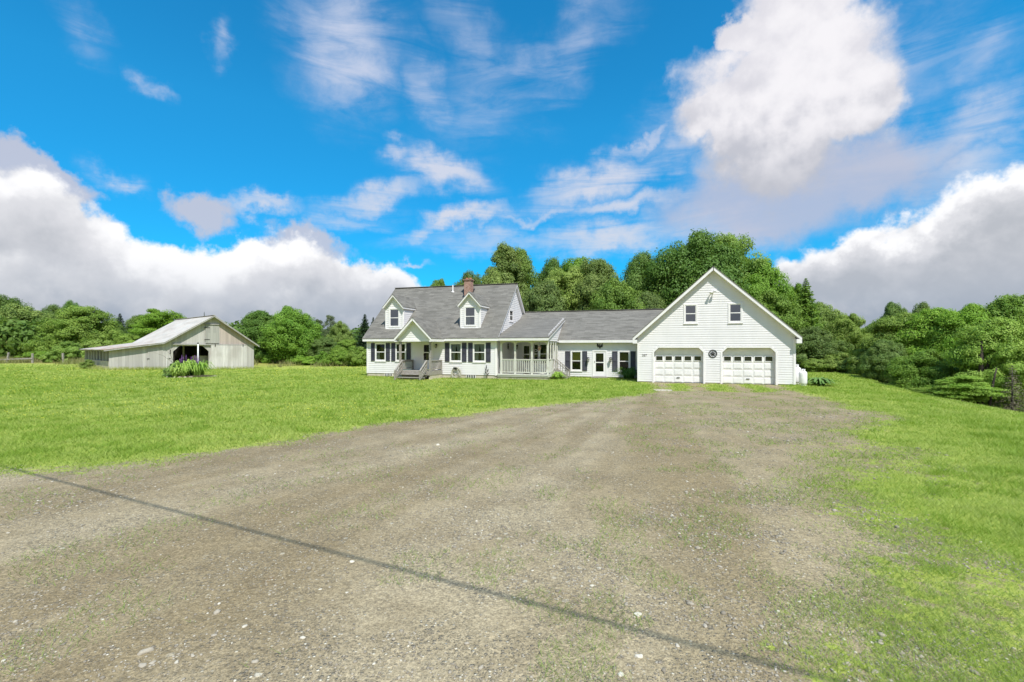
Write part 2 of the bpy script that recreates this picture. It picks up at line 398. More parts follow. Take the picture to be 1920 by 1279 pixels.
m_daylily = leaf_mat('daylily_leaves', (.30,.44,.05), (.48,.60,.14), (.36,.50,.07), .45)
m_peony = leaf_mat('dark_bush_leaves', (.08,.18,.03), (.17,.30,.06), (.10,.22,.03), .3)
m_lupine = leaf_mat('purple_lupine_flowers', (.11,.03,.19), (.22,.07,.33), (.15,.04,.25), .2)
m_bark = material('tree_bark', rough=.95, fn=var((.035,.028,.022), (.075,.062,.050), 6, 5, bump=.3, sc=(1,1,.3)), spec=.1)
m_barkpale = material('pale_grey_bark', rough=.95, fn=var((.20,.18,.155), (.11,.10,.085), 5, 5, bump=.3, sc=(1,1,.4)), spec=.1)

# ------------------------------------------------------------------ ground objects
def axis(lo, hi, step, far):
    return np.concatenate([[-f for f in far[::-1]], np.arange(lo, hi+1e-6, step), far]).astype(float)
xs = np.concatenate([[-4000,-1500,-600,-300,-150,-100], np.arange(-70, 70.1, .7), [100,150,300,600,1500,4000]])
ys = np.concatenate([[-4000,-1500,-600,-200,-80,-30], np.arange(-12, 110.1, .7), [150,250,500,1200,4000]])
Xg, Yg = np.meshgrid(xs, ys); Zg = ground(np.clip(Xg,-90,90), np.clip(Yg,-40,130))
nx, ny = len(xs), len(ys); I = np.arange(nx*ny).reshape(ny, nx)
Fg = np.stack([I[:-1,:-1], I[:-1,1:], I[1:,1:], I[1:,:-1]], -1).reshape(-1, 4)
lawn = link('lawn', np_mesh('lawn', np.stack([Xg,Yg,Zg], -1).reshape(-1,3), Fg, m_lawn, {'litter': np.maximum(sm(0, 2.5, Xg-wood_edge(Yg)), sm(46, 52, Yg)*sm(-16, -8, Xg)).ravel()}, smooth=True))
tag(lawn, 'bright green mown lawn around the house and barn', kind='structure')

st = .16
xs = np.arange(-20, 15.6, st); ys = np.arange(-9, 30.2, st); Xg, Yg = np.meshgrid(xs, ys)
Gg = grassiness(Xg, Yg); Zg = ground(Xg, Yg)
nx, ny = len(xs), len(ys); I = np.arange(nx*ny).reshape(ny, nx)
Fg = np.stack([I[:-1,:-1], I[:-1,1:], I[1:,1:], I[1:,:-1]], -1).reshape(-1, 4)
Fg = Fg[(Gg.ravel()[Fg].min(1) < .999)]
inhouse = ((Xg-GX)*HB[0]+(Yg-GY)*HB[1]).ravel()
Fg = Fg[inhouse[Fg].max(1) < .12]
use, inv = np.unique(Fg, return_inverse=True); Fg = inv.reshape(-1, 4)
V = np.stack([Xg.ravel(), Yg.ravel(), Zg.ravel()+.006], -1)[use]
drv = link('driveway', np_mesh('driveway', V, Fg, m_gravel, {'grassy': Gg.ravel()[use]}, smooth=True))
tag(drv, 'wide brown gravel driveway with tyre tracks leading to the garage doors', kind='structure')

# blades: one triangle each
def blades(P, h, w, lean, tone):
    n = len(P); a = rng.uniform(0, 2*np.pi, n); la = rng.uniform(0, 2*np.pi, n)
    dx = np.cos(a)*w*.5; dy = np.sin(a)*w*.5
    tip = P + np.stack([np.cos(la)*lean*h, np.sin(la)*lean*h, h], -1)
    V = np.stack([P+np.stack([dx,dy,0*dx],-1), P-np.stack([dx,dy,0*dx],-1), tip], 1).reshape(-1, 3)
    return V, np.arange(3*n).reshape(-1, 3), np.repeat(tone, 3)
def in_house(x, y):
    u = (x-GX)*HD[0]+(y-GY)*HD[1]; v = (x-GX)*HB[0]+(y-GY)*HB[1]
    return ((u > 0) & (u < 8.53) & (v > -.02)) | ((u > -18.9) & (u < -9.03) & (v > -.1)) | ((u <= 0) & (u >= -9.03) & (v > 3.2)) | ((u > -9.03) & (u < -5.6) & (v > 0)) | ((u > -15.1) & (u < -13) & (v > -1.9))
def scatter(n, zlo, zhi, pw, kmin=-1.2, kmax=1.2):
    """more points near the viewpoint: depth pdf ~ depth**-pw per unit area"""
    u = rng.random(n); e = 2-pw
    Z = (zlo**e + u*(zhi**e-zlo**e))**(1/e) if abs(e) > 1e-6 else zlo*(zhi/zlo)**u
    return rng.uniform(kmin, kmax, n)*Z, Z
x, y = scatter(1450000, 2.2, 60, 1.72, -1.55, 1.85)
g = grassiness(x, y); keep = (rng.random(len(x)) < np.clip(g*1.35-.25, 0, 1)) & ~in_house(x, y) & (x < wood_edge(y)+.9) & (rng.random(len(x)) < 1-sm(28, 60, y))
x, y, g = x[keep], y[keep], g[keep]
cl = fbm(x, y, .9, 5); cl2 = fbm(x, y, 3.1, 8)
h = (.030+.060*cl*cl2*1.8+.018*rng.random(len(x)))*(.5+.5*g); h *= np.where(rng.random(len(x)) < .03, 1.8, 1)
h *= np.where(y > 20, 1.15, 1)
w = .0040*np.sqrt(np.maximum(y, 3)/3)**1.9
dk = sm(.56, .68, fbm(x, y, 1.7, 40))
tone = np.clip(.30+1.1*(cl2-.5)+.9*(fbm(x, y, .30, 2)-.42)+.5*(rng.random(len(x))-.4)-.8*dk, 0, 1)
h = h*(1+.5*dk)
V, Fc, T = blades(np.stack([x, y, ground(x, y)-.004], -1), h, w, .95, tone)
tag(link('lawn_grass', np_mesh('lawn_grass', V, Fc, m_grass, {'tone': T})), 'short green grass blades covering the lawn', kind='stuff')

# taller tufts along the house and barn footings and the uncut meadow beyond
def tuft_field(x, y, hmin, hmax, w, name, mat, label, lean=.5):
    hh = rng.uniform(hmin, hmax, len(x)); T = np.clip(fbm(x, y, .5, 4)*1.1+.4*(rng.random(len(x))-.5), 0, 1)
    V, Fc, TT = blades(np.stack([x, y, ground(x, y)-.01], -1), hh, np.full(len(x), w), lean, T)
    return tag(link(name, np_mesh(name, V, Fc, mat, {'tone': TT})), label, kind='stuff')
n = 90000; x = rng.uniform(-95, -4, n); y = rng.uniform(53, 82, n)
k = fbm(x, y, .12, 6) > .38; x, y = x[k], y[k]
tuft_field(x, y, .35, .85, .05, 'meadow_grass', m_tall, 'tall yellowing meadow grass beyond the mown lawn')
px_, py_ = [], []
def footing(ax, ay, bx, by, n, spread=.18):
    t = rng.random(n); px_.append(ax+(bx-ax)*t+rng.normal(0, spread, n)); py_.append(ay+(by-ay)*t+rng.normal(0, spread, n))
def hw(u, v): return GX+HD[0]*u+HB[0]*v, GY+HD[1]*u+HB[1]*v
for a, b, nn in (((-18.9,-.3),(-15.3,-.3),900), ((-12.8,-.3),(-9.1,-.3),900), ((-15.2,-2.9),(-12.9,-2.9),500), ((-9,-.25),(-5.4,-.25),900), ((-5.3,3.0),(-3.5,3.0),500), ((-2,3.0),(-.2,3.0),400), ((8.2,-.2),(8.6,2),200)):
    footing(*hw(*a), *hw(*b), nn)
BX, BY, PHI = -31.7, 44.2, R(49.7); BD = (math.cos(PHI), math.sin(PHI)); BR = (-math.sin(PHI), math.cos(PHI))
def bw(s, t): return BX+BD[0]*s+BR[0]*t, BY+BD[1]*s+BR[1]*t
x0_, y0_ = np.concatenate(px_), np.concatenate(py_); px_, py_ = [], []
for a, b, nn in (((-4.1,-.25),(0,-.25),1500), ((0,-.25),(.8,-.25),300), ((3.6,-.25),(7.8,-.25),1000), ((-4.4,0),(-4.4,11),1500)):
    footing(*bw(*a), *bw(*b), nn, .25)
tuft_field(np.concatenate(px_), np.concatenate(py_), .12, .42, .025, 'wall_weeds', m_grass, 'tall unmown weeds along the barn walls')
x, y = x0_, y0_
tuft_field(x, y, .04, .17, .02, 'footing_grass', m_grass, 'longer unmown grass along the house walls')

# weeds sprouting through the gravel
x, y = scatter(260000, 2.6, 24, 1.75)
g = grassiness(x, y); pt = fbm(x, y, 1.3, 21); rt = sm(-3.5, 4.5, x-.25*y+1.2)
mg = sm(.02, .25, g)*(g < .8)
dens = np.maximum(np.clip((pt-.56+.10*rt)*9, 0, 1)*(.34+.66*rt), .55*mg*sm(.42, .58, fbm(x, y, 2.4, 23)))*(g < .8)
k = rng.random(len(x)) < dens; x, y = x[k], y[k]
hh = .024+.06*rng.random(len(x))**2; wv = .0042*np.sqrt(np.maximum(y, 3)/3)**1.7
V, Fc, T = blades(np.stack([x, y, ground(x, y)], -1), hh, wv, 1.1, np.clip(fbm(x, y, 2.5, 9)+.3*(rng.random(len(x))-.5), 0, 1))
tag(link('driveway_weeds', np_mesh('driveway_weeds', V, Fc, m_weed, {'tone': T})), 'sparse low weeds growing through the gravel driveway', kind='stuff')

# loose pebbles
def stone_fn(t, b):
    a = t.attr('tone')
    c = t.mix(t.rng(a, .0, .6, typ='LINEAR'), (.20,.175,.135), (.37,.33,.26)); c = t.mix(t.rng(a, .88, 1), c, (.60,.56,.46))
    n = t.noise(t.pos(), 60, 3); c = t.mix(t.rng(n, .4, .7, 0, .35), c, (.25,.21,.16))
    t.put(b.inputs['Base Color'], c)
m_stone = material('loose_stones', rough=.85, fn=stone_fn, spec=.2)
def ico():
    p = (1+5**.5)/2
    v = np.array([(-1,p,0),(1,p,0),(-1,-p,0),(1,-p,0),(0,-1,p),(0,1,p),(0,-1,-p),(0,1,-p),(p,0,-1),(p,0,1),(-p,0,-1),(-p,0,1)], float)
    f = np.array([(0,11,5),(0,5,1),(0,1,7),(0,7,10),(0,10,11),(1,5,9),(5,11,4),(11,10,2),(10,7,6),(7,1,8),(3,9,4),(3,4,2),(3,2,6),(3,6,8),(3,8,9),(4,9,5),(2,4,11),(6,2,10),(8,6,7),(9,8,1)])
    return v/np.linalg.norm(v[0]), f
IV, IF = ico()
x, y = scatter(150000, 2.5, 17, 2.0)
g = grassiness(x, y); st1 = fbm(x, y, 1.1, 30); st2 = fbm(x*.5+y*.3, y*.25, 1.2, 33); rt = sm(-5, 4, x-.2*y)
k = (rng.random(len(x)) < np.clip((st1-.45)*4+.25, .03, 1)*np.clip((st2-.35)*4, .15, 1)*(.35+.65*rt)) & (g < .75)
x, y = x[k][:22000], y[k][:22000]; n = len(x)
r = (.0035+.009*rng.random(n)**3+.016*(rng.random(n) < .02)*rng.random(n))*np.sqrt(np.maximum(y, 3)/3)
S = rng.uniform(.65, 1.25, (n, 1, 3))*np.array([1.1, 1.1, .6]); JIT = rng.uniform(.8, 1.2, (n, 12, 1))
an = rng.uniform(0, 6.28, n); V = IV[None]*S*JIT*r[:,None,None]
ca, sa = np.cos(an)[:,None], np.sin(an)[:,None]
V = np.stack([V[...,0]*ca-V[...,1]*sa, V[...,0]*sa+V[...,1]*ca, V[...,2]], -1)
V += np.stack([x, y, ground(x, y)+.006+r*.15], -1)[:,None]
Fc = (IF[None]+12*np.arange(n)[:,None,None]).reshape(-1, 3)
tag(link('loose_gravel', np_mesh('loose_gravel', V.reshape(-1,3), Fc, m_stone, {'tone': np.repeat(rng.random(n)**1.7, 12)}, smooth=True)), 'small pale pebbles strewn over the driveway', kind='stuff')

# the larger cobbles the photo shows, each an object of its own
def cobble(px, py, wpx, label, tone, asp=.75):
    Z = ZC*F/(py-HOR); X = (px-960)/F*Z; r = wpx/F*Z/2
    me = bpy.data.meshes.new('cobble')
    import bmesh
    bm = bmesh.new(); bmesh.ops.create_icosphere(bm, subdivisions=3, radius=1)
    sx = rnd.random()*50
    for v in bm.verts:
        q = v.co.normalized(); s = 1+.16*math.sin(q.x*2.3+sx)*math.cos(q.y*2.9+sx)+.07*math.sin(q.z*5+q.x*4+sx)
        v.co = Vector((q.x*s*r, q.y*s*r*asp, q.z*s*r*.42))
    bm.to_mesh(me); bm.free(); me.materials.append(m_stone)
    at = me.attributes.new('tone', 'FLOAT', 'POINT'); at.data.foreach_set('value', [tone]*len(me.vertices))
    me.polygons.foreach_set('use_smooth', [True]*len(me.polygons))
    o = bpy.data.objects.new('cobble', me); COL.objects.link(o); o.location = (X, Y_ := Z, gz(X, Z)+.006+r*.08); o.rotation_euler = (0, 0, rnd.uniform(0, 3))
    tag(o, label, 'stone', 'larger stones lying on the gravel driveway')
for a in ((1196,1154,15,'round cream stone just above the thin wire shadow on the gravel',1.0,.9),
          (1198,1233,17,'flat cream half-round stone in the pale stone cluster below the wire shadow',.98,.7),
          (1164,1267,13,'round cream stone at the bottom edge of the picture',1.0,.9),
          (1270,1213,12,'small oblong tan stone right of the pale stone cluster',.93,.6),
          (1322,1176,14,'oblong pale stone above a patch of fine grit, right of the round cream stone',.9,.55),
          (1110,1100,9,'small cream stone beside a green sprig on the driveway',.97,.7),
          (660,1055,10,'white stone just below the wire shadow beside a grassy patch',1.0,.8),
          (272,1225,26,'large flat grey stone, leftmost of the group at bottom left',.84,.45),
          (267,1250,15,'round pale stone below the large flat grey one',.80,.8),
          (286,1245,12,'small round pale stone right beside the round one under the flat grey stone',.82,.8),
          (401,1193,10,'upright greyish stone standing alone left of the white one',.78,.8),
          (459,1176,10,'white stone lying alone between gravel ruts in the left half',.96,.8),
          (478,1243,14,'brownish stone sunk in the gravel, rightmost in the bottom left',.72,.7),
          (361,1232,12,'tan pointed stone near the bottom left group',.9,.5),
          (331,1244,11,'cream stone beside a green sprig near the bottom left group',.94,.6),
          (902,1254,13,'grey-white stone by the weeds at the bottom centre',.88,.6),
          (1315,970,9,'small pale stone among the gravel in front of the garage',.93,.6),
          (1499,1130,9,'pale pointed stone near the weedy right edge',.95,.6),
          (1472,1208,11,'pale stone beside a grass tuft in the lower right gravel',.93,.6),
          (1563,1262,15,'oblong tan stone at the lower end of the wire shadow',.9,.4)):
    cobble(*a)
# ------------------------------------------------------------------ camera, sun, sky
cam = bpy.data.cameras.new('camera'); cam.sensor_width = 36; cam.lens = 36*F/1920; cam.shift_y = (HOR-639.5)/1920
cam.clip_start = .1; cam.clip_end = 12000
co = bpy.data.objects.new('camera', cam); COL.objects.link(co); co.location = (0, 0, ZC); co.rotation_euler = (R(90), 0, 0)
scene.camera = co
SUN = Vector((.5205, -1.2048, 2.05)).normalized()
sl = bpy.data.lights.new('sun', 'SUN'); sl.energy = 4.4; sl.angle = R(.53); sl.color = (1, .965, .90)
so = bpy.data.objects.new('sun', sl); COL.objects.link(so); so.rotation_euler = (-SUN).to_track_quat('-Z', 'Y').to_euler()
so.location = (20, -40, 60)
w = bpy.data.worlds.new('World'); scene.world = w; w.use_nodes = True; wt = NT(w.node_tree)
for nd in list(w.node_tree.nodes): w.node_tree.nodes.remove(nd)
sky = wt.n('ShaderNodeTexSky', sky_type='NISHITA'); sky.sun_disc = False
sky.sun_elevation = math.asin(SUN.z); sky.sun_rotation = math.atan2(SUN.x, SUN.y); sky.altitude = 300; sky.ozone_density = 2.0; sky.air_density = 1.0; sky.dust_density = .3
D = wt.n('ShaderNodeTexCoord').outputs['Generated']
s = wt.n_sep(D)
az = wt.math('ARCTAN2', s[0], s[1]); el = wt.math('ARCSINE', s[2])
P2 = wt.comb(az, el)
def azel(px, py):
    a = math.atan((px-960)/F); return a, math.atan((HOR-py)/F*math.cos(a))
def off(v, o):
    nd = wt.n('ShaderNodeVectorMath', operation='ADD'); wt.put(nd.inputs[0], v); nd.inputs[1].default_value = o; return nd.outputs[0]
nz = wt.noise(D, 7.0, 7, .58); nzu = wt.noise(off(D, (-.012, -.005, .022)), 7.0, 5, .58); emb = wt.math('MULTIPLY', wt.math('SUBTRACT', nz, nzu), 5.5)
nzl = wt.noise(wt.mapping(D, loc=(3.1,1.7,.4)), 3.2, 4, .55)
warp = wt.n('ShaderNodeVectorMath', operation='ADD')
wn = wt.n('ShaderNodeTexNoise'); wt.put(wn.inputs['Vector'], D); wn.inputs['Scale'].default_value = 9; wn.inputs['Detail'].default_value = 7; wn.inputs['Roughness'].default_value = .6
wv = wt.n('ShaderNodeVectorMath', operation='MULTIPLY_ADD'); wt.put(wv.inputs[0], wn.outputs['Color']); wv.inputs[1].default_value = (.16,.16,0); wv.inputs[2].default_value = (-.08,-.08,0)
wt.put(warp.inputs[0], P2); wt.put(warp.inputs[1], wv.outputs[0]); PW = warp.outputs[0]
def blob(px, py, rx, ry, rot=0.0, p=PW):
    a, e = azel(px, py); ca = math.cos(a)
    sx = rx/F*ca*ca; sy = ry/F*ca
    v = wt.mapping(p, loc=(a, e, 0), rot=(0, 0, R(rot)), sc=(sx, sy, 1), typ='TEXTURE')
    ln = wt.n('ShaderNodeVectorMath', operation='LENGTH'); wt.put(ln.inputs[0], v)
    return ln.outputs['Value']
def curve(x, pts, lo, hi, ymax):
    fc = wt.n('ShaderNodeFloatCurve'); wt.put(fc.inputs['Value'], wt.math('DIVIDE', wt.math('SUBTRACT', x, lo), hi-lo, clamp=True))
    c = fc.mapping.curves[0]
    for i, (a, e) in enumerate(pts):
        q = ((a-lo)/(hi-lo), e/ymax)
        if i < 2: c.points[i].location = q
        else: c.points.new(*q)
    for pnt in c.points: pnt.handle_type = 'VECTOR'
    fc.mapping.update()
    return wt.math('MULTIPLY', fc.outputs[0], ymax)
# --- cumulus bank low along the horizon: its top as a curve of azimuth
prof = [(0,325),(60,330),(120,370),(190,410),(260,440),(330,462),(400,470),(460,458),(545,440),(600,462),(660,488),(730,510),(775,540),(830,600),(900,640),(1350,640),(1420,560),(1480,500),(1560,455),(1640,420),(1720,400),(1800,385),(1860,355),(1920,335)]
pts = [(-math.pi, .42), (-1.9, .62), (-1.3, .42)] + [azel(*q) for q in prof] + [(1.3, .45), (1.9, .6), (math.pi, .42)]  # outside the view the added cloud tops rise for neutral fill light
top = curve(az, pts, -math.pi, math.pi, .8)
def voro(v, sc, sd):
    nd = wt.n('ShaderNodeTexVoronoi', feature='F1'); wt.put(nd.inputs['Vector'], off(v, sd)); nd.inputs['Scale'].default_value = sc
    nd.inputs['Detail'].default_value = 2; nd.inputs['Roughness'].default_value = .5; nd.inputs['Lacunarity'].default_value = 2.2; nd.normalize = True
    return nd.outputs['Distance']
DW = wt.n('ShaderNodeVectorMath', operation='MULTIPLY_ADD'); wt.put(DW.inputs[0], wn.outputs['Color']); DW.inputs[1].default_value = (.05,.05,.05); wt.put(DW.inputs[2], D); DWo = DW.outputs[0]
puff = voro(DWo, 6.5, (0,0,0)); puffu = voro(DWo, 6.5, (-.010,-.005,.022))
pem = wt.math('MULTIPLY', wt.math('SUBTRACT', puffu, puff), 9.0)            # lit from above
nzd = wt.noise(D, 30.0, 4, .62)
def edge(base, an, ap, ad):
    q = wt.math('ADD', base, wt.math('MULTIPLY', wt.math('SUBTRACT', nz, .5), an))
    q = wt.math('ADD', q, wt.math('MULTIPLY', wt.math('SUBTRACT', .38, puff), ap))
    return wt.math('ADD', q, wt.math('MULTIPLY', wt.math('SUBTRACT', nzd, .5), ad))
shade = wt.math('ADD', wt.math('ADD', wt.math('MULTIPLY', emb, .5), wt.math('MULTIPLY', pem, .28)), wt.math('MULTIPLY', wt.math('SUBTRACT', nzl, .5), 3.4))
d1 = edge(wt.math('SUBTRACT', top, el), .16, .12, .06)
bank = wt.rng(d1, -.008, .020)
low = wt.rng(el, .17, .02)
rim = wt.rng(d1, .11, .02)
east = wt.rng(az, .25, .62)
lit = wt.math('SUBTRACT', wt.math('ADD', wt.math('MULTIPLY', rim, 1.0), shade), wt.math('MULTIPLY', east, wt.rng(d1, .015, .07, .0, .9)))
bc = wt.mix(wt.rng(lit, -.7, .25, typ='LINEAR'), (.60,.63,.69), (.87,.88,.93)); bc = wt.mix(wt.rng(lit, .25, 1.1), bc, (1.22,1.22,1.24))
body = wt.math('MULTIPLY', wt.math('SUBTRACT', nzl, .5), 2.4)
bc = wt.mix(wt.math('MULTIPLY', low, wt.rng(body, .8, -.4, .35, .9)), bc, (.40,.48,.60))
nzc = wt.noise(off(D, (5.2, 1.1, 2.3)), 8.5, 6, .58); nzcu = wt.noise(off(D, (5.2-.012, 1.1-.005, 2.3+.02)), 8.5, 5, .58); embc = wt.math('MULTIPLY', wt.math('SUBTRACT', nzc, nzcu), 5.5)
d1b = wt.math('ADD', wt.math('SUBTRACT', wt.math('MULTIPLY', top, .58), el), wt.math('ADD', wt.math('MULTIPLY', wt.math('SUBTRACT', nzc, .5), .20), wt.math('MULTIPLY', wt.math('SUBTRACT', .38, puff), .06)))
bank2 = wt.math('MULTIPLY', wt.rng(d1b, -.02, .05), .85)
lit2 = wt.math('ADD', wt.math('ADD', wt.math('MULTIPLY', wt.rng(d1b, .07, .0), .7), wt.math('MULTIPLY', embc, .6)), wt.math('MULTIPLY', pem, .2))
lit2 = wt.math('SUBTRACT', lit2, wt.math('MULTIPLY', east, .55))
bc2 = wt.mix(wt.rng(lit2, -.5, .4, typ='LINEAR'), (.60,.63,.69), (.84,.855,.90)); bc2 = wt.mix(wt.rng(lit2, .4, 1.3), bc2, (1.18,1.18,1.20))
bc2 = wt.mix(wt.math('MULTIPLY', low, wt.rng(nzc, .62, .40, .40, .9)), bc2, (.40,.48,.60))
# --- tall cumulus in the upper right
def mx(*a):
    r = a[0]
    for q in a[1:]: r = wt.math('MAXIMUM', r, q)
    return r
def inv(l): return wt.math('SUBTRACT', 1.0, l)
c1 = mx(inv(blob(1490,25,125,100)), inv(blob(1480,165,215,120)), inv(blob(1380,215,120,65)), inv(blob(1590,180,115,80)), inv(blob(1440,275,150,95)), inv(blob(1405,40,60,40)))
d2 = edge(c1, .75, .9, .30)
cum = wt.rng(d2, -.06, .40)
foot = wt.math('MULTIPLY', wt.rng(wt.math('ADD', mx(inv(blob(1440,370,230,90)), inv(blob(1600,330,180,75))), wt.math('MULTIPLY', wt.math('SUBTRACT', nz, .5), .9)), -.15, .6), .80)
ch = wt.math('ADD', el, wt.math('MULTIPLY', shade, .05))
cc = wt.mix(wt.rng(ch, .29, .50), (.62,.64,.72), (.90,.89,.96))
cc = wt.mix(wt.math('MULTIPLY', wt.rng(wt.math('ADD', shade, wt.math('MULTIPLY', d2, .35)), -.1, .9), wt.rng(el, .24, .40)), cc, (1.10,1.08,1.12))
# --- small puffs and cirrus streaks
def streak(rot, k1, k2, sd):
    v = wt.mapping(P2, loc=(sd, sd*.7, 0), rot=(0, 0, R(rot)), sc=(k1, k2, 1), typ='POINT'); return wt.noise(v, 1.0, 6, .62, .8)
sA = streak(35, 5, 22, 1.3); sB = streak(-14, 4, 26, 4.1); sC = streak(12, 3.5, 20, 7.7)
def wisps(noise_, blobs, lo=.24, hi=.68, amt=1.0):
    m = None
    for b in blobs:
        v = wt.math('MULTIPLY', wt.rng(blob(*b[:5]), 1.15, .0), b[5]); m = v if m is None else wt.math('MAXIMUM', m, v)
    return wt.math('MULTIPLY', wt.rng(wt.math('ADD', noise_, wt.math('MULTIPLY', wt.math('SUBTRACT', m, 1.0), .26)), lo-.15, hi-.05), wt.math('MULTIPLY', m, amt), clamp=True)
# wind-drawn streaks lean down to the right on the upper left, level nearer the horizon
wA = wisps(sA, [(650,75,150,130,-45,.95),(800,160,110,50,-50,.6),(405,85,35,65,-15,.7),(280,160,35,25,-40,.6),(150,60,120,50,-35,.45),(930,190,170,90,25,.45),(1060,90,220,70,35,.6),(900,110,200,60,-35,.5)])
wB = wisps(sB, [(210,322,90,34,-8,.95),(485,380,120,24,-4,1.0),(830,325,135,50,-14,1.15),(745,285,60,30,-30,.9),(700,370,170,34,18,.95),(850,425,190,30,16,1.1),(1000,400,160,18,14,.8),(1130,335,200,50,14,1.1),(1180,380,180,26,6,.95),(1200,270,130,20,25,.8),(780,514,70,12,0,1.0),(1150,440,240,46,2,1.0),(950,450,260,36,4,.7),(640,420,160,30,10,.6),(1240,300,160,40,20,.7)])
wC = wisps(sC, [(1830,235,190,75,14,1.0),(1700,110,190,110,12,.6),(1860,80,170,90,10,.7),(1660,300,260,90,8,.75),(1800,330,220,60,10,.85),(1330,330,120,80,10,.6),(1350,420,180,60,0,.85),(1250,240,120,60,20,.5),(1780,420,260,60,6,.7)], .28, .66, .92)
puffs = wt.rng(wt.math('ADD', mx(inv(blob(375,395,85,48,-10)), inv(blob(585,465,110,40,-18)), inv(blob(60,320,110,40,-18))), wt.math('MULTIPLY', wt.math('SUBTRACT', nz, .5), 1.1)), -.05, .45)
# --- put together
hs = wt.n('ShaderNodeHueSaturation'); wt.put(hs.inputs['Color'], sky.outputs[0]); hs.inputs['Saturation'].default_value = 1.2; hs.inputs['Value'].default_value = 1.0
blue = wt.mix(1.0, hs.outputs[0], wt.mix(wt.rng(el, .02, .42, typ='LINEAR'), (.05, .74, 1.08), (.20, 1.34, 1.46)), 'MULTIPLY')
bg1 = wt.n('ShaderNodeBackground'); wt.put(bg1.inputs['Color'], blue); bg1.inputs['Strength'].default_value = .10
front = wt.math('GREATER_THAN', s[1], -.35)
veil = wt.math('MULTIPLY', mx(wA, wB, wC), front)
col = wt.mix(wt.rng(el, .05, .5), (.80,.86,.97), (.72,.79,.98))
al = veil
def over(col, al, c, a):
    na = wt.math('SUBTRACT', wt.math('ADD', al, a), wt.math('MULTIPLY', al, a))
    return wt.mix(wt.math('DIVIDE', a, wt.math('MAXIMUM', na, .0001), clamp=True), col, c), na
col, al = over(col, al, (.70,.70,.80), wt.math('MULTIPLY', puffs, .85))
col, al = over(col, al, (.62,.65,.80), wt.math('MULTIPLY', foot, front))
col, al = over(col, al, cc, wt.math('MULTIPLY', cum, front))
col, al = over(col, al, bc, bank)
col, al = over(col, al, bc2, bank2)
bg2 = wt.n('ShaderNodeBackground'); wt.put(bg2.inputs['Color'], col); bg2.inputs['Strength'].default_value = .62
ms = wt.n('ShaderNodeMixShader'); wt.put(ms.inputs[0], al); wt.put(ms.inputs[1], bg1.outputs[0]); wt.put(ms.inputs[2], bg2.outputs[0])
wo = wt.n('ShaderNodeOutputWorld'); wt.put(wo.inputs['Surface'], ms.outputs[0])
vs = scene.view_settings; vs.view_transform = 'Standard'; vs.look = 'None'; vs.exposure = .45; vs.gamma = 1; vs.use_curve_mapping = False
scene.cycles.max_bounces = 8; scene.cycles.transparent_max_bounces = 16; scene.cycles.diffuse_bounces = 3; scene.cycles.glossy_bounces = 3
scene.cycles.caustics_reflective = False; scene.cycles.caustics_refractive = False
# ------------------------------------------------------------------ the farmhouse
house = empty('farmhouse', (GX, GY, 0), -TH, 'long white clapboard farmhouse with grey shingled roof, dormers, porch and attached two-door garage', 'house')
def hu(px, v): k = (px-960)/F; return ((GY+HB[1]*v)*k-GX-HB[0]*v)/(HD[0]-HD[1]*k)
def hz(py, u, v): return ZC+(HOR-py)*(GY+HD[1]*u+HB[1]*v)/F
def front(v0): return lambda s, z, o=0.0: (s, v0-o, z)
def rightside(u0): return lambda s, z, o=0.0: (u0+o, s, z)
def leftside(u0): return lambda s, z, o=0.0: (u0-o, s, z)
def backside(v0): return lambda s, z, o=0.0: (s, v0+o, z)
def pbox(mb, P, s0, s1, z0, z1, o0, o1, mi=0):
    mb.hexa([P(s0,z0,o1), P(s1,z0,o1), P(s1,z0,o0), P(s0,z0,o0), P(s0,z1,o1), P(s1,z1,o1), P(s1,z1,o0), P(s0,z1,o0)], mi)
def siding(P, outline, z0, z1, holes=(), pitch=.135, name='wall', parent=None, corner=()):
    """lapped courses between outline(z) = (left, right), real laps that cast their own shadow lines"""
    parent = parent or house
    mb = MB(); n = int(math.ceil((z1-z0)/pitch)); OUT = .015
    for i in range(n):
        zb = z0+i*pitch; zt = min(zb+pitch, z1); zm = (zb+zt)/2
        a = outline(zb); b = outline(zt) or outline(zm)
        if a is None: continue
        if b is None: b = ((a[0]+a[1])/2,)*2
        segs = [(a[0], a[1], b[0], b[1])]
        for h0, h1, g0, g1 in holes:
            if not (g0 < zm < g1): continue
            ns = []
            for q in segs:
                if h1 <= min(q[0], q[2]) or h0 >= max(q[1], q[3]): ns.append(q); continue
                if h0 > q[0]: ns.append((q[0], h0, q[2], h0))
                if h1 < q[1]: ns.append((h1, q[1], h1, q[3]))
            segs = ns
        for l0, r0, l1, r1 in segs:
            mb.poly([P(l0,zb,OUT), P(r0,zb,OUT), P(r1,zt,0), P(l1,zt,0)])
            mb.poly([P(l0,zb,0), P(r0,zb,0), P(r0,zb,OUT), P(l0,zb,OUT)])
    for s0, s1, g0, g1 in corner:
        pbox(mb, P, s0, s1, g0, g1, -.02, .034, 1)
    return mb.build(name, [m_siding, m_trim], parent)
def rect(a, b): return lambda z: (a, b)

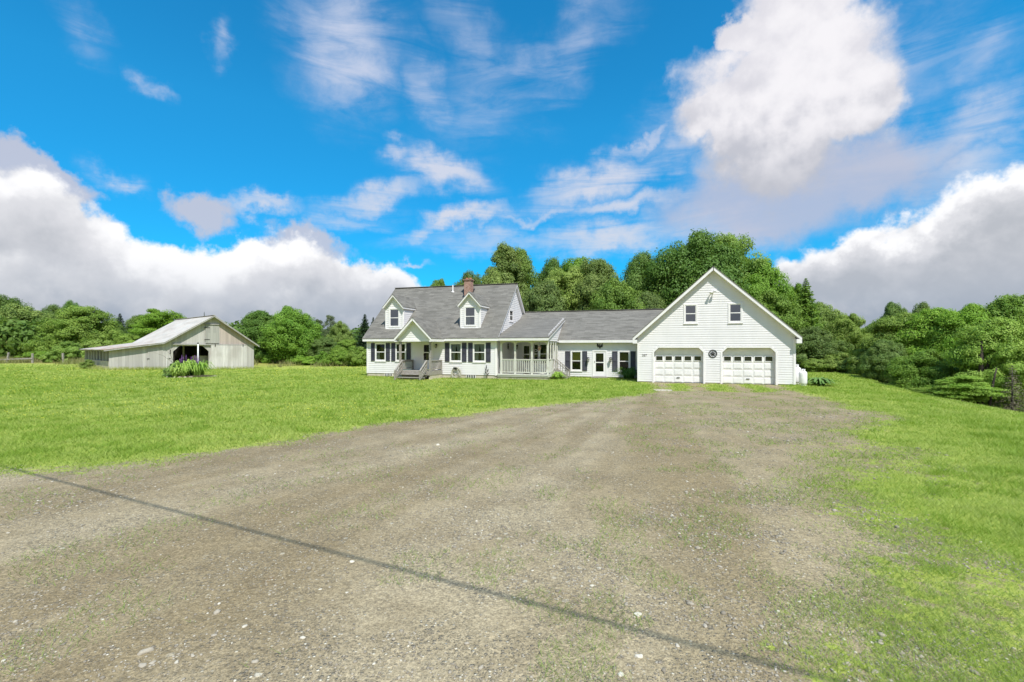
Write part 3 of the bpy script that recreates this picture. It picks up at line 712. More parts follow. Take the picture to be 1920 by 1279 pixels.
def window(P, s0, s1, z0, z1, parent=None, curtain=None, glass=None, casing=.075, rail=True, merged=False, sill=True):
    """double-hung window: casing, sashes and recess painted dark as an unlit room in one frame mesh; pane, curtain and sill are its sub-parts"""
    parent = parent or house; mb = MB(); c = casing
    for a, b, g, h in ((s0-c, s0, z0-c, z1+c), (s1, s1+c, z0-c, z1+c), (s0, s1, z1, z1+c), (s0, s1, z0-c, z0)):
        pbox(mb, P, a, b, g, h, -.03, .034, 0)
    t = .034; zm = (z0+z1)/2
    for a, b, g, h, o in ((s0, s0+t, z0, z1, .016), (s1-t, s1, z0, z1, .016), (s0+t, s1-t, z1-t, z1, .016), (s0+t, s1-t, z0, z0+t, .018), (s0+t, s1-t, zm-.026, zm+.026, .022)):
        if rail or h-g != .052: pbox(mb, P, a, b, g, h, -.02, o, 0)
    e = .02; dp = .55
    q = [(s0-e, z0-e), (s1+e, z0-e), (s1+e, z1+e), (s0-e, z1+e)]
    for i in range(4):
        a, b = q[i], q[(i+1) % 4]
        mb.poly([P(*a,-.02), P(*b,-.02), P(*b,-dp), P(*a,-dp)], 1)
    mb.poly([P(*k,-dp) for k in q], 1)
    if merged:
        mb.poly([P(s0+.01,z0+.01,.004), P(s1-.01,z0+.01,.004), P(s1-.01,z1-.01,.004), P(s0+.01,z1-.01,.004)], 2)
        if curtain: curtain_geo(mb, P, s0, s1, z0, z1, curtain, 3)
        return mb.build('window', [m_trim, m_dark, glass or m_glass2, m_curtain], parent)
    w_ = mb.build('window', [m_trim, m_dark], parent)
    pn = MB(); pn.poly([P(s0+.01,z0+.01,.004), P(s1-.01,z0+.01,.004), P(s1-.01,z1-.01,.004), P(s0+.01,z1-.01,.004)])
    pn.build('pane', glass or m_glass, w_)
    if curtain:
        for side in ((0, 1) if curtain in ('tied', 'half') else (0,)):
            cb = MB(); curtain_geo(cb, P, s0, s1, z0, z1, curtain, 0, side)
            cb.build('curtain', m_yellow if curtain == 'yellow' else m_curtain, w_)
    if sill:
        sb = MB(); pbox(sb, P, s0-c-.02, s1+c+.02, z0-c-.035, z0-c-.002, .0, .055); sb.build('sill', m_trim, w_)
    return w_
def curtain_geo(mb, P, s0, s1, z0, z1, kind, mi, side=0):
    W = s1-s0; H = z1-z0
    def sheet(fl, fr, za, zb, n=16, dep=-.10):
        k = 6
        for j in range(k):
            for i in range(n):
                pts = []
                for ii, jj in ((i, j), (i+1, j), (i+1, j+1), (i, j+1)):
                    tz = jj/k; z = za+(zb-za)*tz; l, r = fl(tz), fr(tz)
                    pts.append(P(l+(r-l)*ii/n, z, dep+.018*math.cos(ii*math.pi)))
                mb.poly(pts, mi)
    if kind == 'tied':                       # sheer panels drawn to both sides, gathered low
        if side == 0: sheet(lambda t: s0, lambda t: s0+W*(.36+.16*t*t), z0, z1)
        else: sheet(lambda t: s1-W*(.36+.16*t*t), lambda t: s1, z0, z1)
    elif kind == 'half':
        sheet(lambda t: s0, lambda t: s0+W*.33, z0, z0+H*.46) if side == 0 else sheet(lambda t: s1-W*.2, lambda t: s1, z0, z0+H*.46)
    elif kind == 'yellow':
        sheet(lambda t: s0, lambda t: s1, z0+H*.5, z1)
    elif kind == 'tiers':
        sheet(lambda t: s0+W*.05, lambda t: s0+W*.45, z0, z0+H*.55)
def shutter(P, s0, s1, z0, z1):
    mb = MB(); f = .035; zm = (z0+z1)/2
    for a, b, g, h in ((s0, s0+f, z0, z1), (s1-f, s1, z0, z1), (s0+f, s1-f, z0, z0+.06), (s0+f, s1-f, z1-.06, z1), (s0+f, s1-f, zm-.035, zm+.035)):
        pbox(mb, P, a, b, g, h, -.005, .045)
    n = int((z1-z0)/.045)
    for i in range(n):
        g = z0+.03+(z1-z0-.06)*i/n
        mb.poly([P(s0+f,g,.036), P(s1-f,g,.036), P(s1-f,g+.05,.014), P(s0+f,g+.05,.014)])
    return mb.build('shutter', m_shutter, house)
def plain_wall(P, pts, name='wall', mat=None, parent=None):
    mb = MB(); mb.poly([P(*q) for q in pts]); return mb.build(name, mat or m_siding, parent or house)
def roof(tops, t_sh, t_tr, inset, mat, parent=None, name='roof'):
    """shingle sheet over a white board layer whose edges read as fascia and rake boards"""
    parent = parent or house
    mb = MB()
    for top in tops: mb.slab(top, t_sh)
    r = mb.build(name, mat, parent)
    tb = MB()
    for top in tops:
        c = [sum(p[k] for p in top)/len(top) for k in range(3)]
        tp = []
        for p in top:
            d = [p[0]-c[0], p[1]-c[1]]; l = math.hypot(*d)
            # pull the corner in along u and v by the inset, keeping it on the plane
            n = Vector(top[1])-Vector(top[0]); n = n.cross(Vector(top[2])-Vector(top[0])).normalized()
            x = p[0]-math.copysign(inset, d[0]); y = p[1]-math.copysign(inset, d[1])
            z = p[2]-(n.x*(x-p[0])+n.y*(y-p[1]))/n.z
            tp.append((x, y, z-t_sh))
        tb.slab(tp, t_tr)
    tb.build('roof_trim', m_trim, r if parent is house else parent)
    return r

# ---------------- garage
W = 8.53; UC = W/2; ZPK = 6.83; SL = .905
def grf(u): return ZPK-SL*abs(u-UC)
gl = lambda z: (0, W) if z < 2.72 else ((UC-(ZPK-.2-z)/SL, UC+(ZPK-.2-z)/SL) if z < ZPK-.2 else None)
P = front(0)
D1, D2 = (.98, 3.75), (4.78, 7.55); ZT = 2.10
gw = [(2.745, 3.35), (5.17, 5.77)]
siding(P, gl, .07, ZPK-.2, [(a, b, -1, ZT) for a, b in (D1, D2)]+[(a-.03, b+.03, 3.59, 4.64) for a, b in gw], corner=((-.0, .10, .05, 2.6), (W-.10, W, .05, 2.6)))
for a, b in gw: window(P, a, b, 3.62, 4.61, glass=m_glass2, casing=.085)
siding(rightside(W), rect(0, 9.8), .07, 2.6, corner=((0, .10, .05, 2.6),))
plain_wall(leftside(0), [(0, -.3), (9.8, -.3), (9.8, 2.7), (0, 2.7)])
plain_wall(backside(9.8), [(0, -.3), (W, -.3), (W, 2.6), (UC, ZPK-.2), (0, 2.6)])
fb = MB(); 
for a, b in ((.005, D1[0]-.11), (D1[1]+.11, D2[0]-.11), (D2[1]+.11, W-.005)): fb.box(a, b, .015, .18, -.6, .066)
fb.box(W-.18, W-.012, .18, 9.7, -.8, .066); fb.box(D1[0]-.11, D2[1]+.11, .1, .5, -.3, .004)
fb.build('foundation', m_conc, house)
roof([[(-.28,-.35,grf(-.28)), (UC,-.35,ZPK), (UC,10.1,ZPK), (-.28,10.1,grf(-.28))], [(UC,-.35,ZPK), (W+.28,-.35,grf(-.28)), (W+.28,10.1,grf(-.28)), (UC,10.1,ZPK)]], .035, .20, .02, m_shingle_v)
for a, b in ((-.26, .0), (W, W+.26)):
    er = MB(); er.box(a, b, -.325, -.02, grf(-.28)-.36, grf(-.28)-.13); er.build('eave_return', m_trim, house)
for a, b in ((-.26, -.01), (W+.01, W+.26)):
    er = MB(); er.box(a, b, 0, 10.0, grf(-.28)-.30, grf(-.28)-.26); er.build('soffit', m_trim, house)

def garage_door(a, b):
    c = .26; w_ = .105
    mb = MB()                                             # door leaf: five sections of five raised panels
    rec = -.23; n = 5; hh = ZT/5
    pbox(mb, P, a-.04, b+.04, -.02, ZT+.05, rec-.05, rec)
    for r in range(5):
        for k in range(n):
            l = a+.03+(b-a-.06)*k/n; rgt = a+.03+(b-a-.06)*(k+1)/n; z0 = r*hh; z1 = z0+hh
            if r == 3: continue
            pbox(mb, P, l+.05, rgt-.05, z0+.06, z1-.06, rec, rec+.016)
            pbox(mb, P, l+.085, rgt-.085, z0+.095, z1-.095, rec+.016, rec+.022)
        if r: pbox(mb, P, a-.02, b+.02, r*hh-.006, r*hh+.006, rec, rec+.004, 1)
    pbox(mb, P, a, b, -.01, .03, rec, rec+.03, 2)
    d = mb.build('garage_door', [m_white, m_conc, m_black], house)
    for k in range(n):
        l = a+.03+(b-a-.06)*k/n; rgt = a+.03+(b-a-.06)*(k+1)/n; mid = (l+rgt)/2
        wb = MB(); z0, z1 = 3*hh+.08, 3*hh+.335
        for q in ((mid-.215, mid-.185, z0-.03, z1+.03), (mid+.185, mid+.215, z0-.03, z1+.03), (mid-.185, mid+.185, z1, z1+.03), (mid-.185, mid+.185, z0-.03, z0)):
            pbox(wb, P, *q, rec, rec+.026)
        pbox(wb, P, mid-.185, mid+.185, z0, z1, rec+.002, rec+.006, 1)
        wb.build('door_window', [m_white, m_dkglass], d)
    hb = MB(); pbox(hb, P, (a+b)/2-.09, (a+b)/2+.09, .30, .33, rec+.02, rec+.06); hb.build('handle', m_black, d)
    tb = MB()                                             # casing with clipped upper corners, jambs, gussets
    inn = [(a, -.05), (a, ZT-c), (a+c, ZT), (b-c, ZT), (b, ZT-c), (b, -.05)]
    k = w_*.42
    out = [(a-w_, -.05), (a-w_, ZT-c+k), (a+c-k, ZT+w_), (b-c+k, ZT+w_), (b+w_, ZT-c+k), (b+w_, -.05)]
    for i in range(5):
        A, B_, C_, D_ = inn[i], inn[i+1], out[i+1], out[i]
        tb.poly([P(*A,.032), P(*B_,.032), P(*C_,.032), P(*D_,.032)])
        tb.poly([P(*D_,.032), P(*C_,.032), P(*C_,-.01), P(*D_,-.01)])
        tb.poly([P(*A,.032), P(*B_,.032), P(*B_,rec), P(*A,rec)])
    for A, B_, C_ in (((a, ZT-c), (a, ZT+.03), (a+c, ZT+.03)), ((b, ZT-c), (b-c, ZT+.03), (b, ZT+.03))):
        tb.poly([P(*A,.0), P(*B_,.0), P(*C_,.0)])
    tb.build('door_casing', m_trim, d)
m_dkglass = material('garage_door_pane', (.018,.020,.018), .05, spec=.5)
garage_door(*D1); garage_door(*D2)

# ---------------- main block
UL, UR, VF, VB = -18.9, -9.03, -.1, 8.4; VR, ZR = 4.15, 6.87
def mrf(v): return ZR-SL*abs(v-VR)
P = front(VF)
def wz(y0, y1, px): u = hu(px, VF); return hz(y1, u, VF), hz(y0, u, VF)
mw = []                                                   # panes measured on the wall plane
for l, r_, y0, y1 in ((241,331,770,935), (443,534,770,935), (987,1090,771,943), (1219,1328,771,943)):
    l, r_ = 660+l/5.33, 660+r_/5.33; y0, y1 = 500+y0/5.33, 500+y1/5.33
    u0, u1 = hu(l, VF), hu(r_, VF); zz = wz(y0, y1, (l+r_)/2); mw.append((u0, u1, zz[0], zz[1]))
z0w = sum(q[2] for q in mw)/4; z1w = sum(q[3] for q in mw)/4
dl, dr = hu(660+716/5.33, VF), hu(660+790/5.33, VF)
DZ0, DZ1 = .60, 2.47
siding(P, rect(UL, UR), .28, 2.66, [(a-.03, b+.03, z0w-.03, z1w+.03) for a, b, _, _ in mw]+[(dl-.02, dr+.02, DZ0, DZ1)], corner=((UL, UL+.11, .26, 2.6), (UR-.11, UR, .26, 2.6)))
for i, (a, b, _, _) in enumerate(mw):
    window(P, a, b, z0w, z1w, curtain=('half', 'half', 'tied', 'tied')[i])
for l, r_ in ((193,230), (340,380), (395,436), (547,588), (931,976), (1100,1145), (1163,1208), (1339,1386)):
    shutter(P, hu(660+l/5.33, VF), hu(660+r_/5.33, VF), z0w-.06, z1w+.06)
mg = lambda z: (VF, VB) if z < 2.82 else ((VR-(ZR-.2-z)/SL, VR+(ZR-.2-z)/SL) if z < ZR-.2 else None)
PR = rightside(UR)
gwa = (5.02, 5.62, 4.0, 5.0)
def gy(px): k = (px-960)/F; return ((GY+HD[1]*UR)*k-GX-HD[0]*UR)/(HB[0]-HB[1]*k)
v0, v1 = gy(900+330/6), gy(900+370/6); gwa = (v0+.05, v1-.05, hz(550+303/6, UR, v0), hz(550+193/6, UR, v0))
siding(PR, mg, .28, ZR-.2, [(gwa[0]-.03, gwa[1]+.03, gwa[2]-.03, gwa[3]+.03)], corner=((VF, VF+.11, .26, 2.6),))
window(PR, *gwa, glass=m_glass2)
plain_wall(leftside(UL), [(VF, .2), (VB, .2), (VB, 2.7), (VR, ZR-.2), (VF, 2.7)])
plain_wall(backside(VB), [(UL, .2), (UR, .2), (UR, 2.8), (UL, 2.8)])
fb = MB(); fb.box(UL+.02, UR-.02, VF+.02, VF+.25, -.6, .277); fb.box(UL+.02, UL+.25, VF+.25, VB-.02, -.6, .277); fb.box(UR-.25, UR-.02, VF+.25, VB-.02, -.6, .277)
fb.build('foundation', m_conc, house)
main_roof = roof([[(UL-.2,-.4,mrf(-.4)), (UR+.2,-.4,mrf(-.4)), (UR+.2,VR,ZR), (UL-.2,VR,ZR)], [(UL-.2,VR,ZR), (UR+.2,VR,ZR), (UR+.2,8.7,mrf(8.7)), (UL-.2,8.7,mrf(8.7))]], .035, .17, .02, m_shingle)
sf = MB(); sf.box(UL-.17, UR+.17, -.37, VF-.015, 2.545, 2.585); sf.box(UL-.17, UR+.17, -.385, -.355, 2.545, mrf(-.4)-.05); sf.build('soffit', m_trim, house)
rc = MB(); rc.bar((UL-.2, VR, ZR+.02), (UR+.2, VR, ZR+.02), .22, .03); rc.build('ridge_cap', m_shingle, house)
# chimney with flues, vent pipe
cb = MB(); cb.box(-12.70, -12.16, 3.16, 3.66, 5.4, 7.08); cb.box(-12.73, -12.13, 3.13, 3.69, 7.08, 7.15); cb.box(-12.76, -12.10, 3.10, 3.72, 7.15, 7.21)
ch = cb.build('chimney', m_brick, house)
m_clay = material('terracotta_flue', rough=.8, fn=var((.42,.17,.10), (.34,.14,.09), 6), spec=.2)
for q in (-12.57, -12.29):
    b_ = MB(); b_.lathe((q, 3.41, 7.21), [(.11, 0), (.105, .12), (.085, .12), (.08, .03)], 14); b_.build('flue_pot', m_clay, ch)
fl = MB(); fl.slab([(-12.8,3.0,mrf(3.0)+.012), (-12.06,3.0,mrf(3.0)+.012), (-12.06,3.8,mrf(3.8)+.012), (-12.8,3.8,mrf(3.8)+.012)], .01); fl.build('flashing', m_black, ch)
vb = MB(); vb.tube([(-13.79,3.55,6.1), (-13.79,3.55,6.86)], .05, 10); vb.lathe((-13.79,3.55,mrf(3.55)-.02), [(.13,0), (.07,.1)], 10); vb.build('vent_pipe', m_white, house)
# basement windows
for l, r_ in ((330, 402), (1148, 1234)):
    a, b = hu(660+l/5.33, VF), hu(660+r_/5.33, VF); mb = MB()
    pbox(mb, P, a, b, .02, .25, -.03, -.005, 1)
    for i in range(6):
        q = a+(b-a)*i/5; pbox(mb, P, q-.018, q+.018, .0, .25, -.015, .02, 0)
    mb.build('basement_window', [m_trim, m_dkglass], house)
# front door with storm door
def door(P, s0, s1, z0, z1, panes, w_=.09):
    mb = MB(); c = w_
    for a, b, g, h in ((s0-c, s0, z0, z1+c), (s1, s1+c, z0, z1+c), (s0, s1, z1, z1+c)): pbox(mb, P, a, b, g, h, -.03, .036)
    pl, pr, pz0, pz1 = panes; o = .012
    for a, b, g, h in ((s0, pl, z0, z1), (pr, s1, z0, z1), (pl, pr, pz1, z1), (pl, pr, z0, pz0)): pbox(mb, P, a, b, g, h, -.03, o)
    zm = (pz0+pz1)/2; pbox(mb, P, pl, pr, zm-.03, zm+.03, -.02, .02)
    pbox(mb, P, pl-.005, pr+.005, pz0-.005, pz1+.005, -.4, -.38, 1)
    for q in ((pl, pl-.01), (pr, pr+.01)): mb.poly([P(q[0],pz0,-.02), P(q[0],pz1,-.02), P(q[0],pz1,-.39), P(q[0],pz0,-.39)], 1)
    for q in (pz0, pz1): mb.poly([P(pl,q,-.02), P(pr,q,-.02), P(pr,q,-.39), P(pl,q,-.39)], 1)
    d = mb.build('door', [m_trim, m_dark], house)
    pb = MB(); pb.poly([P(pl,pz0,.0), P(pr,pz0,.0), P(pr,pz1,.0), P(pl,pz1,.0)]); pb.build('pane', m_glass, d)
    hb = MB(); hb.bar(P(s0+.07 if panes[0]-s0 > s1-panes[1] else s0+.06, z0+.95, .03), P(s0+.06, z0+1.07, .03), .025, .03); hb.build('handle', m_bronze, d)
    return d
door(P, dl-.03, dr+.06, DZ0, DZ1-.05, (dl+.02, dr-.12, hz(500+935/5.33, dl, VF), hz(500+782/5.33, dl, VF)))

# dormers
def dormer(uc):
    vf = .38; hw_ = .73; zp = 5.92; se = 1.08; zw = 5.08
    Pd = front(vf)
    ol = lambda z: (uc-hw_, uc+hw_) if z < zw-.02 else ((uc-(zp-.14-z)/se, uc+(zp-.14-z)/se) if z < zp-.14 else None)
    dm = siding(Pd, ol, 3.44, zp-.14, [(uc-.38, uc+.38, 3.6, 4.88)], name='dormer', corner=((uc-hw_, uc-hw_+.09, 3.40, 5.0), (uc+hw_-.09, uc+hw_, 3.40, 5.0), (uc-hw_, uc+hw_, 3.40, 3.47)))
    window(Pd, uc-.35, uc+.35, 3.63, 4.85, parent=dm, curtain='tiers' if uc > -14 else None, merged=True, casing=.085, glass=m_glass2)
    for sg in (-1, 1):
        Pc = rightside(uc+hw_) if sg > 0 else leftside(uc-hw_)
        siding(Pc, lambda z: (vf, (z-ZR)/SL+VR+.05), 3.44, zw-.02, name='cheek_wall', parent=dm, corner=((vf, vf+.08, 3.42, 5.0),))
    vb_ = (zp-ZR)/SL+VR+.1; he = .84; ze = zp-he*se
    roof([[(uc-he,.12,ze), (uc,.12,zp), (uc,vb_,zp), (uc-he,vb_,ze)], [(uc,.12,zp), (uc+he,.12,ze), (uc+he,vb_,ze), (uc,vb_,zp)]], .03, .13, .015, m_shingle_v, parent=dm, name='dormer_roof')
    return dm
dormer(-11.09); dormer(-16.94)

# entry porch in the middle of the front
uc = -14.04; vf = -1.95; se = 1.0; zp = 4.08
ep = MB(); ep.box(uc-1.12, uc+1.12, vf, VF-.03, .50, .56); ep.box(uc-1.12, uc+1.12, vf-.04, vf-.005, .30, .555); ep.box(uc+1.085, uc+1.12, vf, VF-.03, .30, .50); ep.box(uc-1.12, uc-1.085, vf, VF-.03, .30, .50)
for i in range(10): ep.box(uc-1.12, uc+1.12, vf+.01+i*.18, vf+.175+i*.18, .562, .575)
ep.box(uc+1.0, uc+1.10, vf+.02, VF-.05, -.2, .30, 1)
entry = ep.build('entry_porch', [m_greywood, m_conc], house)
for u_ in (hu(660+477/5.33, vf), hu(660+776/5.33, vf)):
    b_ = MB(); b_.box(u_-.06, u_+.06, vf+.02, vf+.14, .575, 2.52); b_.box(u_-.085, u_+.085, vf-.005, vf+.165, 2.42, 2.5); b_.build('post', m_greywood, entry)
uA, uB = hu(660+477/5.33, vf), hu(660+776/5.33, vf)
for u_ in (uA, uB):
    rb = MB(); rb.box(u_-.05, u_+.05, vf+.16, VF-.06, 1.22, 1.27); rb.box(u_-.025, u_+.025, vf+.16, VF-.06, 1.14, 1.22); rb.box(u_-.03, u_+.03, vf+.16, VF-.06, .66, .72)
    for i in range(11): q = vf+.22+i*.14; rb.box(u_-.018, u_+.018, q, q+.036, .72, 1.14)
    rb.box(u_-.05, u_+.05, VF-.16, VF-.05, .575, 1.22); rb.build('railing', m_greywood, entry)
for i, zz in enumerate((.38, .19)):
    sb = MB(); y1 = vf-.045-i*.28; sb.box(uA+.16, uB-.16, y1-.30, y1, zz-.04, zz); sb.box(uA+.18, uB-.18, y1-.03, y1-.005, zz-.19, zz-.04); sb.build('step', m_greywood, entry)
for u_ in (uA+.2, uB-.2):
    rb = MB(); rb.bar((u_, vf-.02, 1.27), (u_, vf-.98, .62), .10, .04); rb.bar((u_, vf-.05, .98), (u_, vf-.95, .36), .05, .05); rb.bar((u_, vf-.05, .72), (u_, vf-.95, .14), .05, .16)
    rb.box(u_-.045, u_+.045, vf-.10, vf-.01, .3, 1.24); rb.box(u_-.045, u_+.045, vf-.99, vf-.90, -.1, .66)
    for i in range(4): q = vf-.25-.17*i; zt = 1.24-.677*(vf-q)-.0; rb.box(u_-.018, u_+.018, q-.018, q+.018, zt-.60, zt-.02)
    rb.build('stair_rail', m_greywood, entry)
siding(front(vf), lambda z: (uc-(zp-.2-z), uc+(zp-.2-z)) if z < zp-.2 else None, 2.66, zp-.2, name='pediment', parent=entry)
b_ = MB(); b_.box(uc-1.2, uc+1.2, vf-.03, vf+.13, 2.50, 2.66); b_.box(uc-1.2, uc-1.05, vf+.13, VF-.02, 2.50, 2.66); b_.box(uc+1.05, uc+1.2, vf+.13, VF-.02, 2.50, 2.66); b_.box(uc-1.3, uc+1.3, vf+.13, VF-.02, 2.665, 2.68)
b_.build('beam', m_trim, entry)
he = 1.37; ze = zp-he*se; vb_ = 1.2
roof([[(uc-he,-2.32,ze), (uc,-2.32,zp), (uc,vb_,zp), (uc-he,vb_,ze)], [(uc,-2.32,zp), (uc+he,-2.32,ze), (uc+he,vb_,ze), (uc,vb_,zp)]], .03, .17, .015, m_shingle_v, parent=entry, name='porch_roof')
for sg in (-1, 1):
    b_ = MB(); b_.box(min(uc+sg*1.2, uc+sg*1.35), max(uc+sg*1.2, uc+sg*1.35), -2.30, VF-.3, 2.49, 2.56); b_.build('soffit', m_trim, entry)

# ---------------- connecting wing
VC = 3.2; P = front(VC); ZE, VE, VCR, ZCR = 2.63, 2.92, 6.5, 4.9; SC = (ZCR-ZE)/(VCR-VE)
def crf(v): return ZCR-SC*abs(v-VCR)
def cu(px): return hu(px, VC)
cw = []
for l, r_ in ((1032, 1136), (1566, 1676)): cw.append((cu(900+l/6), cu(900+r_/6)))
czm = hz(550+862/6, cw[0][0], VC), hz(550+658/6, cw[0][0], VC)
pw = [(cu(l), cu(r_)) for l, r_ in ((1001.0, 1009.4), (1012.2, 1024.9), (1027.6, 1039.5))]
pz = .95, hz(645.5, pw[1][0], VC)
dd = cu(1113.5), cu(1136); pd = cu(980.5), cu(994.5)
dz1 = hz(658.5, dd[0], VC)
pdz = .36, hz(648.0, pd[0], VC)+.09
holes = [(a-.03, b+.03, czm[0]-.03, czm[1]+.03) for a, b in cw]+[(a-.03, b+.03, pz[0]-.03, pz[1]+.03) for a, b in pw]+[(dd[0]-.02, dd[1]+.02, 0, dz1), (pd[0]-.02, pd[1]+.02, 0, pdz[1])]
siding(P, rect(UR, 0), .10, 2.62, holes)
window(P, *cw[0], *czm, curtain='yellow'); window(P, *cw[1], *czm)
for a, b in pw: window(P, a, b, *pz, casing=.06, sill=False)
for l, r_ in ((960, 1015), (1152, 1206), (1488, 1546), (1695, 1750)): shutter(P, cu(900+l/6), cu(900+r_/6), czm[0]-.05, czm[1]+.05)
door(P, dd[0], dd[1], .12, dz1-.02, (cu(900+1303/6), cu(900+1390/6), hz(550+880/6, dd[0], VC), hz(550+675/6, dd[0], VC)))
door(P, pd[0], pd[1], pdz[0], pdz[1]-.02, (cu(982.3), cu(992.5), 1.02, hz(649, pd[0], VC)))
plain_wall(backside(9.8), [(UR, -.3), (0, -.3), (0, 2.6), (UR, 2.6)])
fb = MB(); fb.box(UR, -.01, VC+.02, VC+.2, -.6, .097); fb.build('foundation', m_conc, house)
sb = MB(); sb.box(dd[0]-.12, dd[1]+.12, VC-.42, VC-.02, .03, .10); sb.box(dd[0]-.05, dd[1]+.05, VC-.36, VC-.04, -.1, .03); sb.build('doorstep', m_greywood, house)
roof([[(UR+.01,VE,ZE), (2.2,VE,ZE), (2.2,VCR,ZCR), (UR+.01,VCR,ZCR)], [(UR+.01,VCR,ZCR), (2.2,VCR,ZCR), (2.2,10.08,ZE), (UR+.01,10.08,ZE)]], .035, .13, .02, m_shingle)
sf = MB(); sf.box(-5.45, -.01, VE+.02, VC-.015, 2.44, 2.47); sf.box(-5.45, -.01, VE-.005, VE+.03, 2.44, ZE-.02); sf.build('soffit', m_trim, house)
rc = MB(); rc.bar((UR, VCR, ZCR+.02), (2.2, VCR, ZCR+.02), .22, .03); rc.build('ridge_cap', m_shingle, house)

# ---------------- side porch in the corner
PU0, PU1, PVF = UR+.03, -5.55, -.02; m_ = .26
def prf(v): return 2.76+m_*(v+.37)
vmeet = (2.76+m_*.37-ZE+SC*VE)/(SC-m_)
pb = MB(); pb.box(PU0, PU1+.03, PVF-.06, VC-.02, .29, .36); pb.box(PU0, PU1+.03, PVF-.03, PVF, .20, .288); pb.box(PU1, PU1+.03, PVF, VC-.03, .20, .288)
for i in range(24): pb.box(PU0+.002, PU1+.028, PVF-.055+i*.132, PVF+.07+i*.132, .362, .374)
pb.box(PU0, PU1-.05, PVF+.02, PVF+.06, -.3, .195, 1); pb.box(PU1-.09, PU1-.05, PVF+.06, VC-.05, -.3, .195, 1)
porch = pb.build('side_porch', [m_porchwood, m_conc], house)
roof([[(UR+.01,-.37,prf(-.37)), (PU1+.12,-.37,prf(-.37)), (PU1+.12,vmeet,prf(vmeet)), (UR+.01,vmeet,prf(vmeet))]], .035, .12, .015, m_shingle, parent=porch, name='porch_roof')
siding(rightside(PU1), lambda z: (max(-.05, (z-.15-2.76)/m_-.37), VE+(z-ZE)/SC) if z > ZE else (-.05, VC), 2.54, prf(vmeet)-.03, name='cheek_wall', parent=porch)
b_ = MB(); b_.box(UR+.02, PU1, -.34, PVF+.03, 2.60, 2.625); b_.box(UR+.02, PU1+.1, -.35, -.32, 2.55, prf(-.37)-.05); b_.box(UR+.02, PU1-.03, PVF+.03, VC-.03, 2.655, 2.675); b_.build('porch_ceiling', m_porchwood, porch)
pu = [hu(q, PVF) for q in (939.5, 965.4, 997.0, 1027.0)]
ps = [PVF+.06, .95, 1.75, 2.5, VC-.10]
def arch(A, B, axis_, at_):
    """scalloped valance board between two posts"""
    mb = MB(); n = 12; prev = None
    for i in range(n+1):
        t = i/n; s = A+(B-A)*t; zz = 2.30+.17*(1-(2*t-1)**2)**.5
        if prev:
            (s0_, z0_) = prev
            if axis_ == 'u': mb.hexa([(s0_,at_-.015,z0_),(s,at_-.015,zz),(s,at_+.015,zz),(s0_,at_+.015,z0_),(s0_,at_-.015,2.60),(s,at_-.015,2.60),(s,at_+.015,2.60),(s0_,at_+.015,2.60)])
            else: mb.hexa([(at_-.015,s0_,z0_),(at_+.015,s0_,z0_),(at_+.015,s,zz),(at_-.015,s,zz),(at_-.015,s0_,2.55),(at_+.015,s0_,2.55),(at_+.015,s,2.55),(at_-.015,s,2.55)])
        prev = (s, zz)
    return mb.build('scalloped_valance', m_porchwood, porch)
for q in pu:
    b_ = MB(); b_.box(q-.055, q+.055, PVF+.01, PVF+.12, .374, 2.60); b_.build('post', m_porchwood, porch)
for q in ps[1:]:
    b_ = MB(); b_.box(PU1-.09, PU1-.01, q-.045, q+.045, .374, 2.55); b_.build('post', m_porchwood, porch)
for i in range(3): arch(pu[i]+.055, pu[i+1]-.055, 'u', PVF+.05)
for i in range(4): arch(ps[i]+.05, ps[i+1]-.05, 'v', PU1-.05)
for i in range(3):
    a, b = pu[i]+.055, pu[i+1]-.055; rb = MB()
    rb.box(a, b, PVF+.02, PVF+.11, 1.31, 1.35); rb.box(a, b, PVF+.045, PVF+.085, 1.25, 1.31); rb.box(a, b, PVF+.045, PVF+.085, .46, .52)
    n = 8
    for k in range(n): q = a+(b-a)*(k+.5)/n; rb.box(q-.022, q+.022, PVF+.043, PVF+.087, .52, 1.25)
    rb.build('railing', m_porchwood, porch)
for i in (0, 1):
    a, b = ps[i]+.05, ps[i+1]-.05; rb = MB()
    rb.box(PU1-.095, PU1-.005, a, b, 1.31, 1.35); rb.box(PU1-.07, PU1-.03, a, b, 1.25, 1.31); rb.box(PU1-.07, PU1-.03, a, b, .46, .52)
    for k in range(6): q = a+(b-a)*(k+.5)/6; rb.box(PU1-.072, PU1-.028, q-.022, q+.022, .52, 1.25)
    rb.build('railing', m_porchwood, porch)
for i, zz in enumerate((.27, .13)):
    sb = MB(); a = PU1+.035+i*.27; sb.box(a, a+.29, 1.72, 2.56, zz-.04, zz); sb.build('step', m_greywood, porch)
for q in (1.70, 2.58):
    rb = MB(); rb.bar((PU1-.02, q, 1.33), (PU1+.98, q, .50), .09, .04); rb.bar((PU1, q, .62), (PU1+.9, q, .02), .05, .15)
    rb.box(PU1+.86, PU1+.95, q-.045, q+.045, -.1, .60)
    for k in range(5): s = .1+.17*k; rb.box(PU1+s-.02, PU1+s+.02, q-.02, q+.02, .55-.66*s, 1.29-.83*s)
    rb.build('stair_rail', m_greywood, porch)

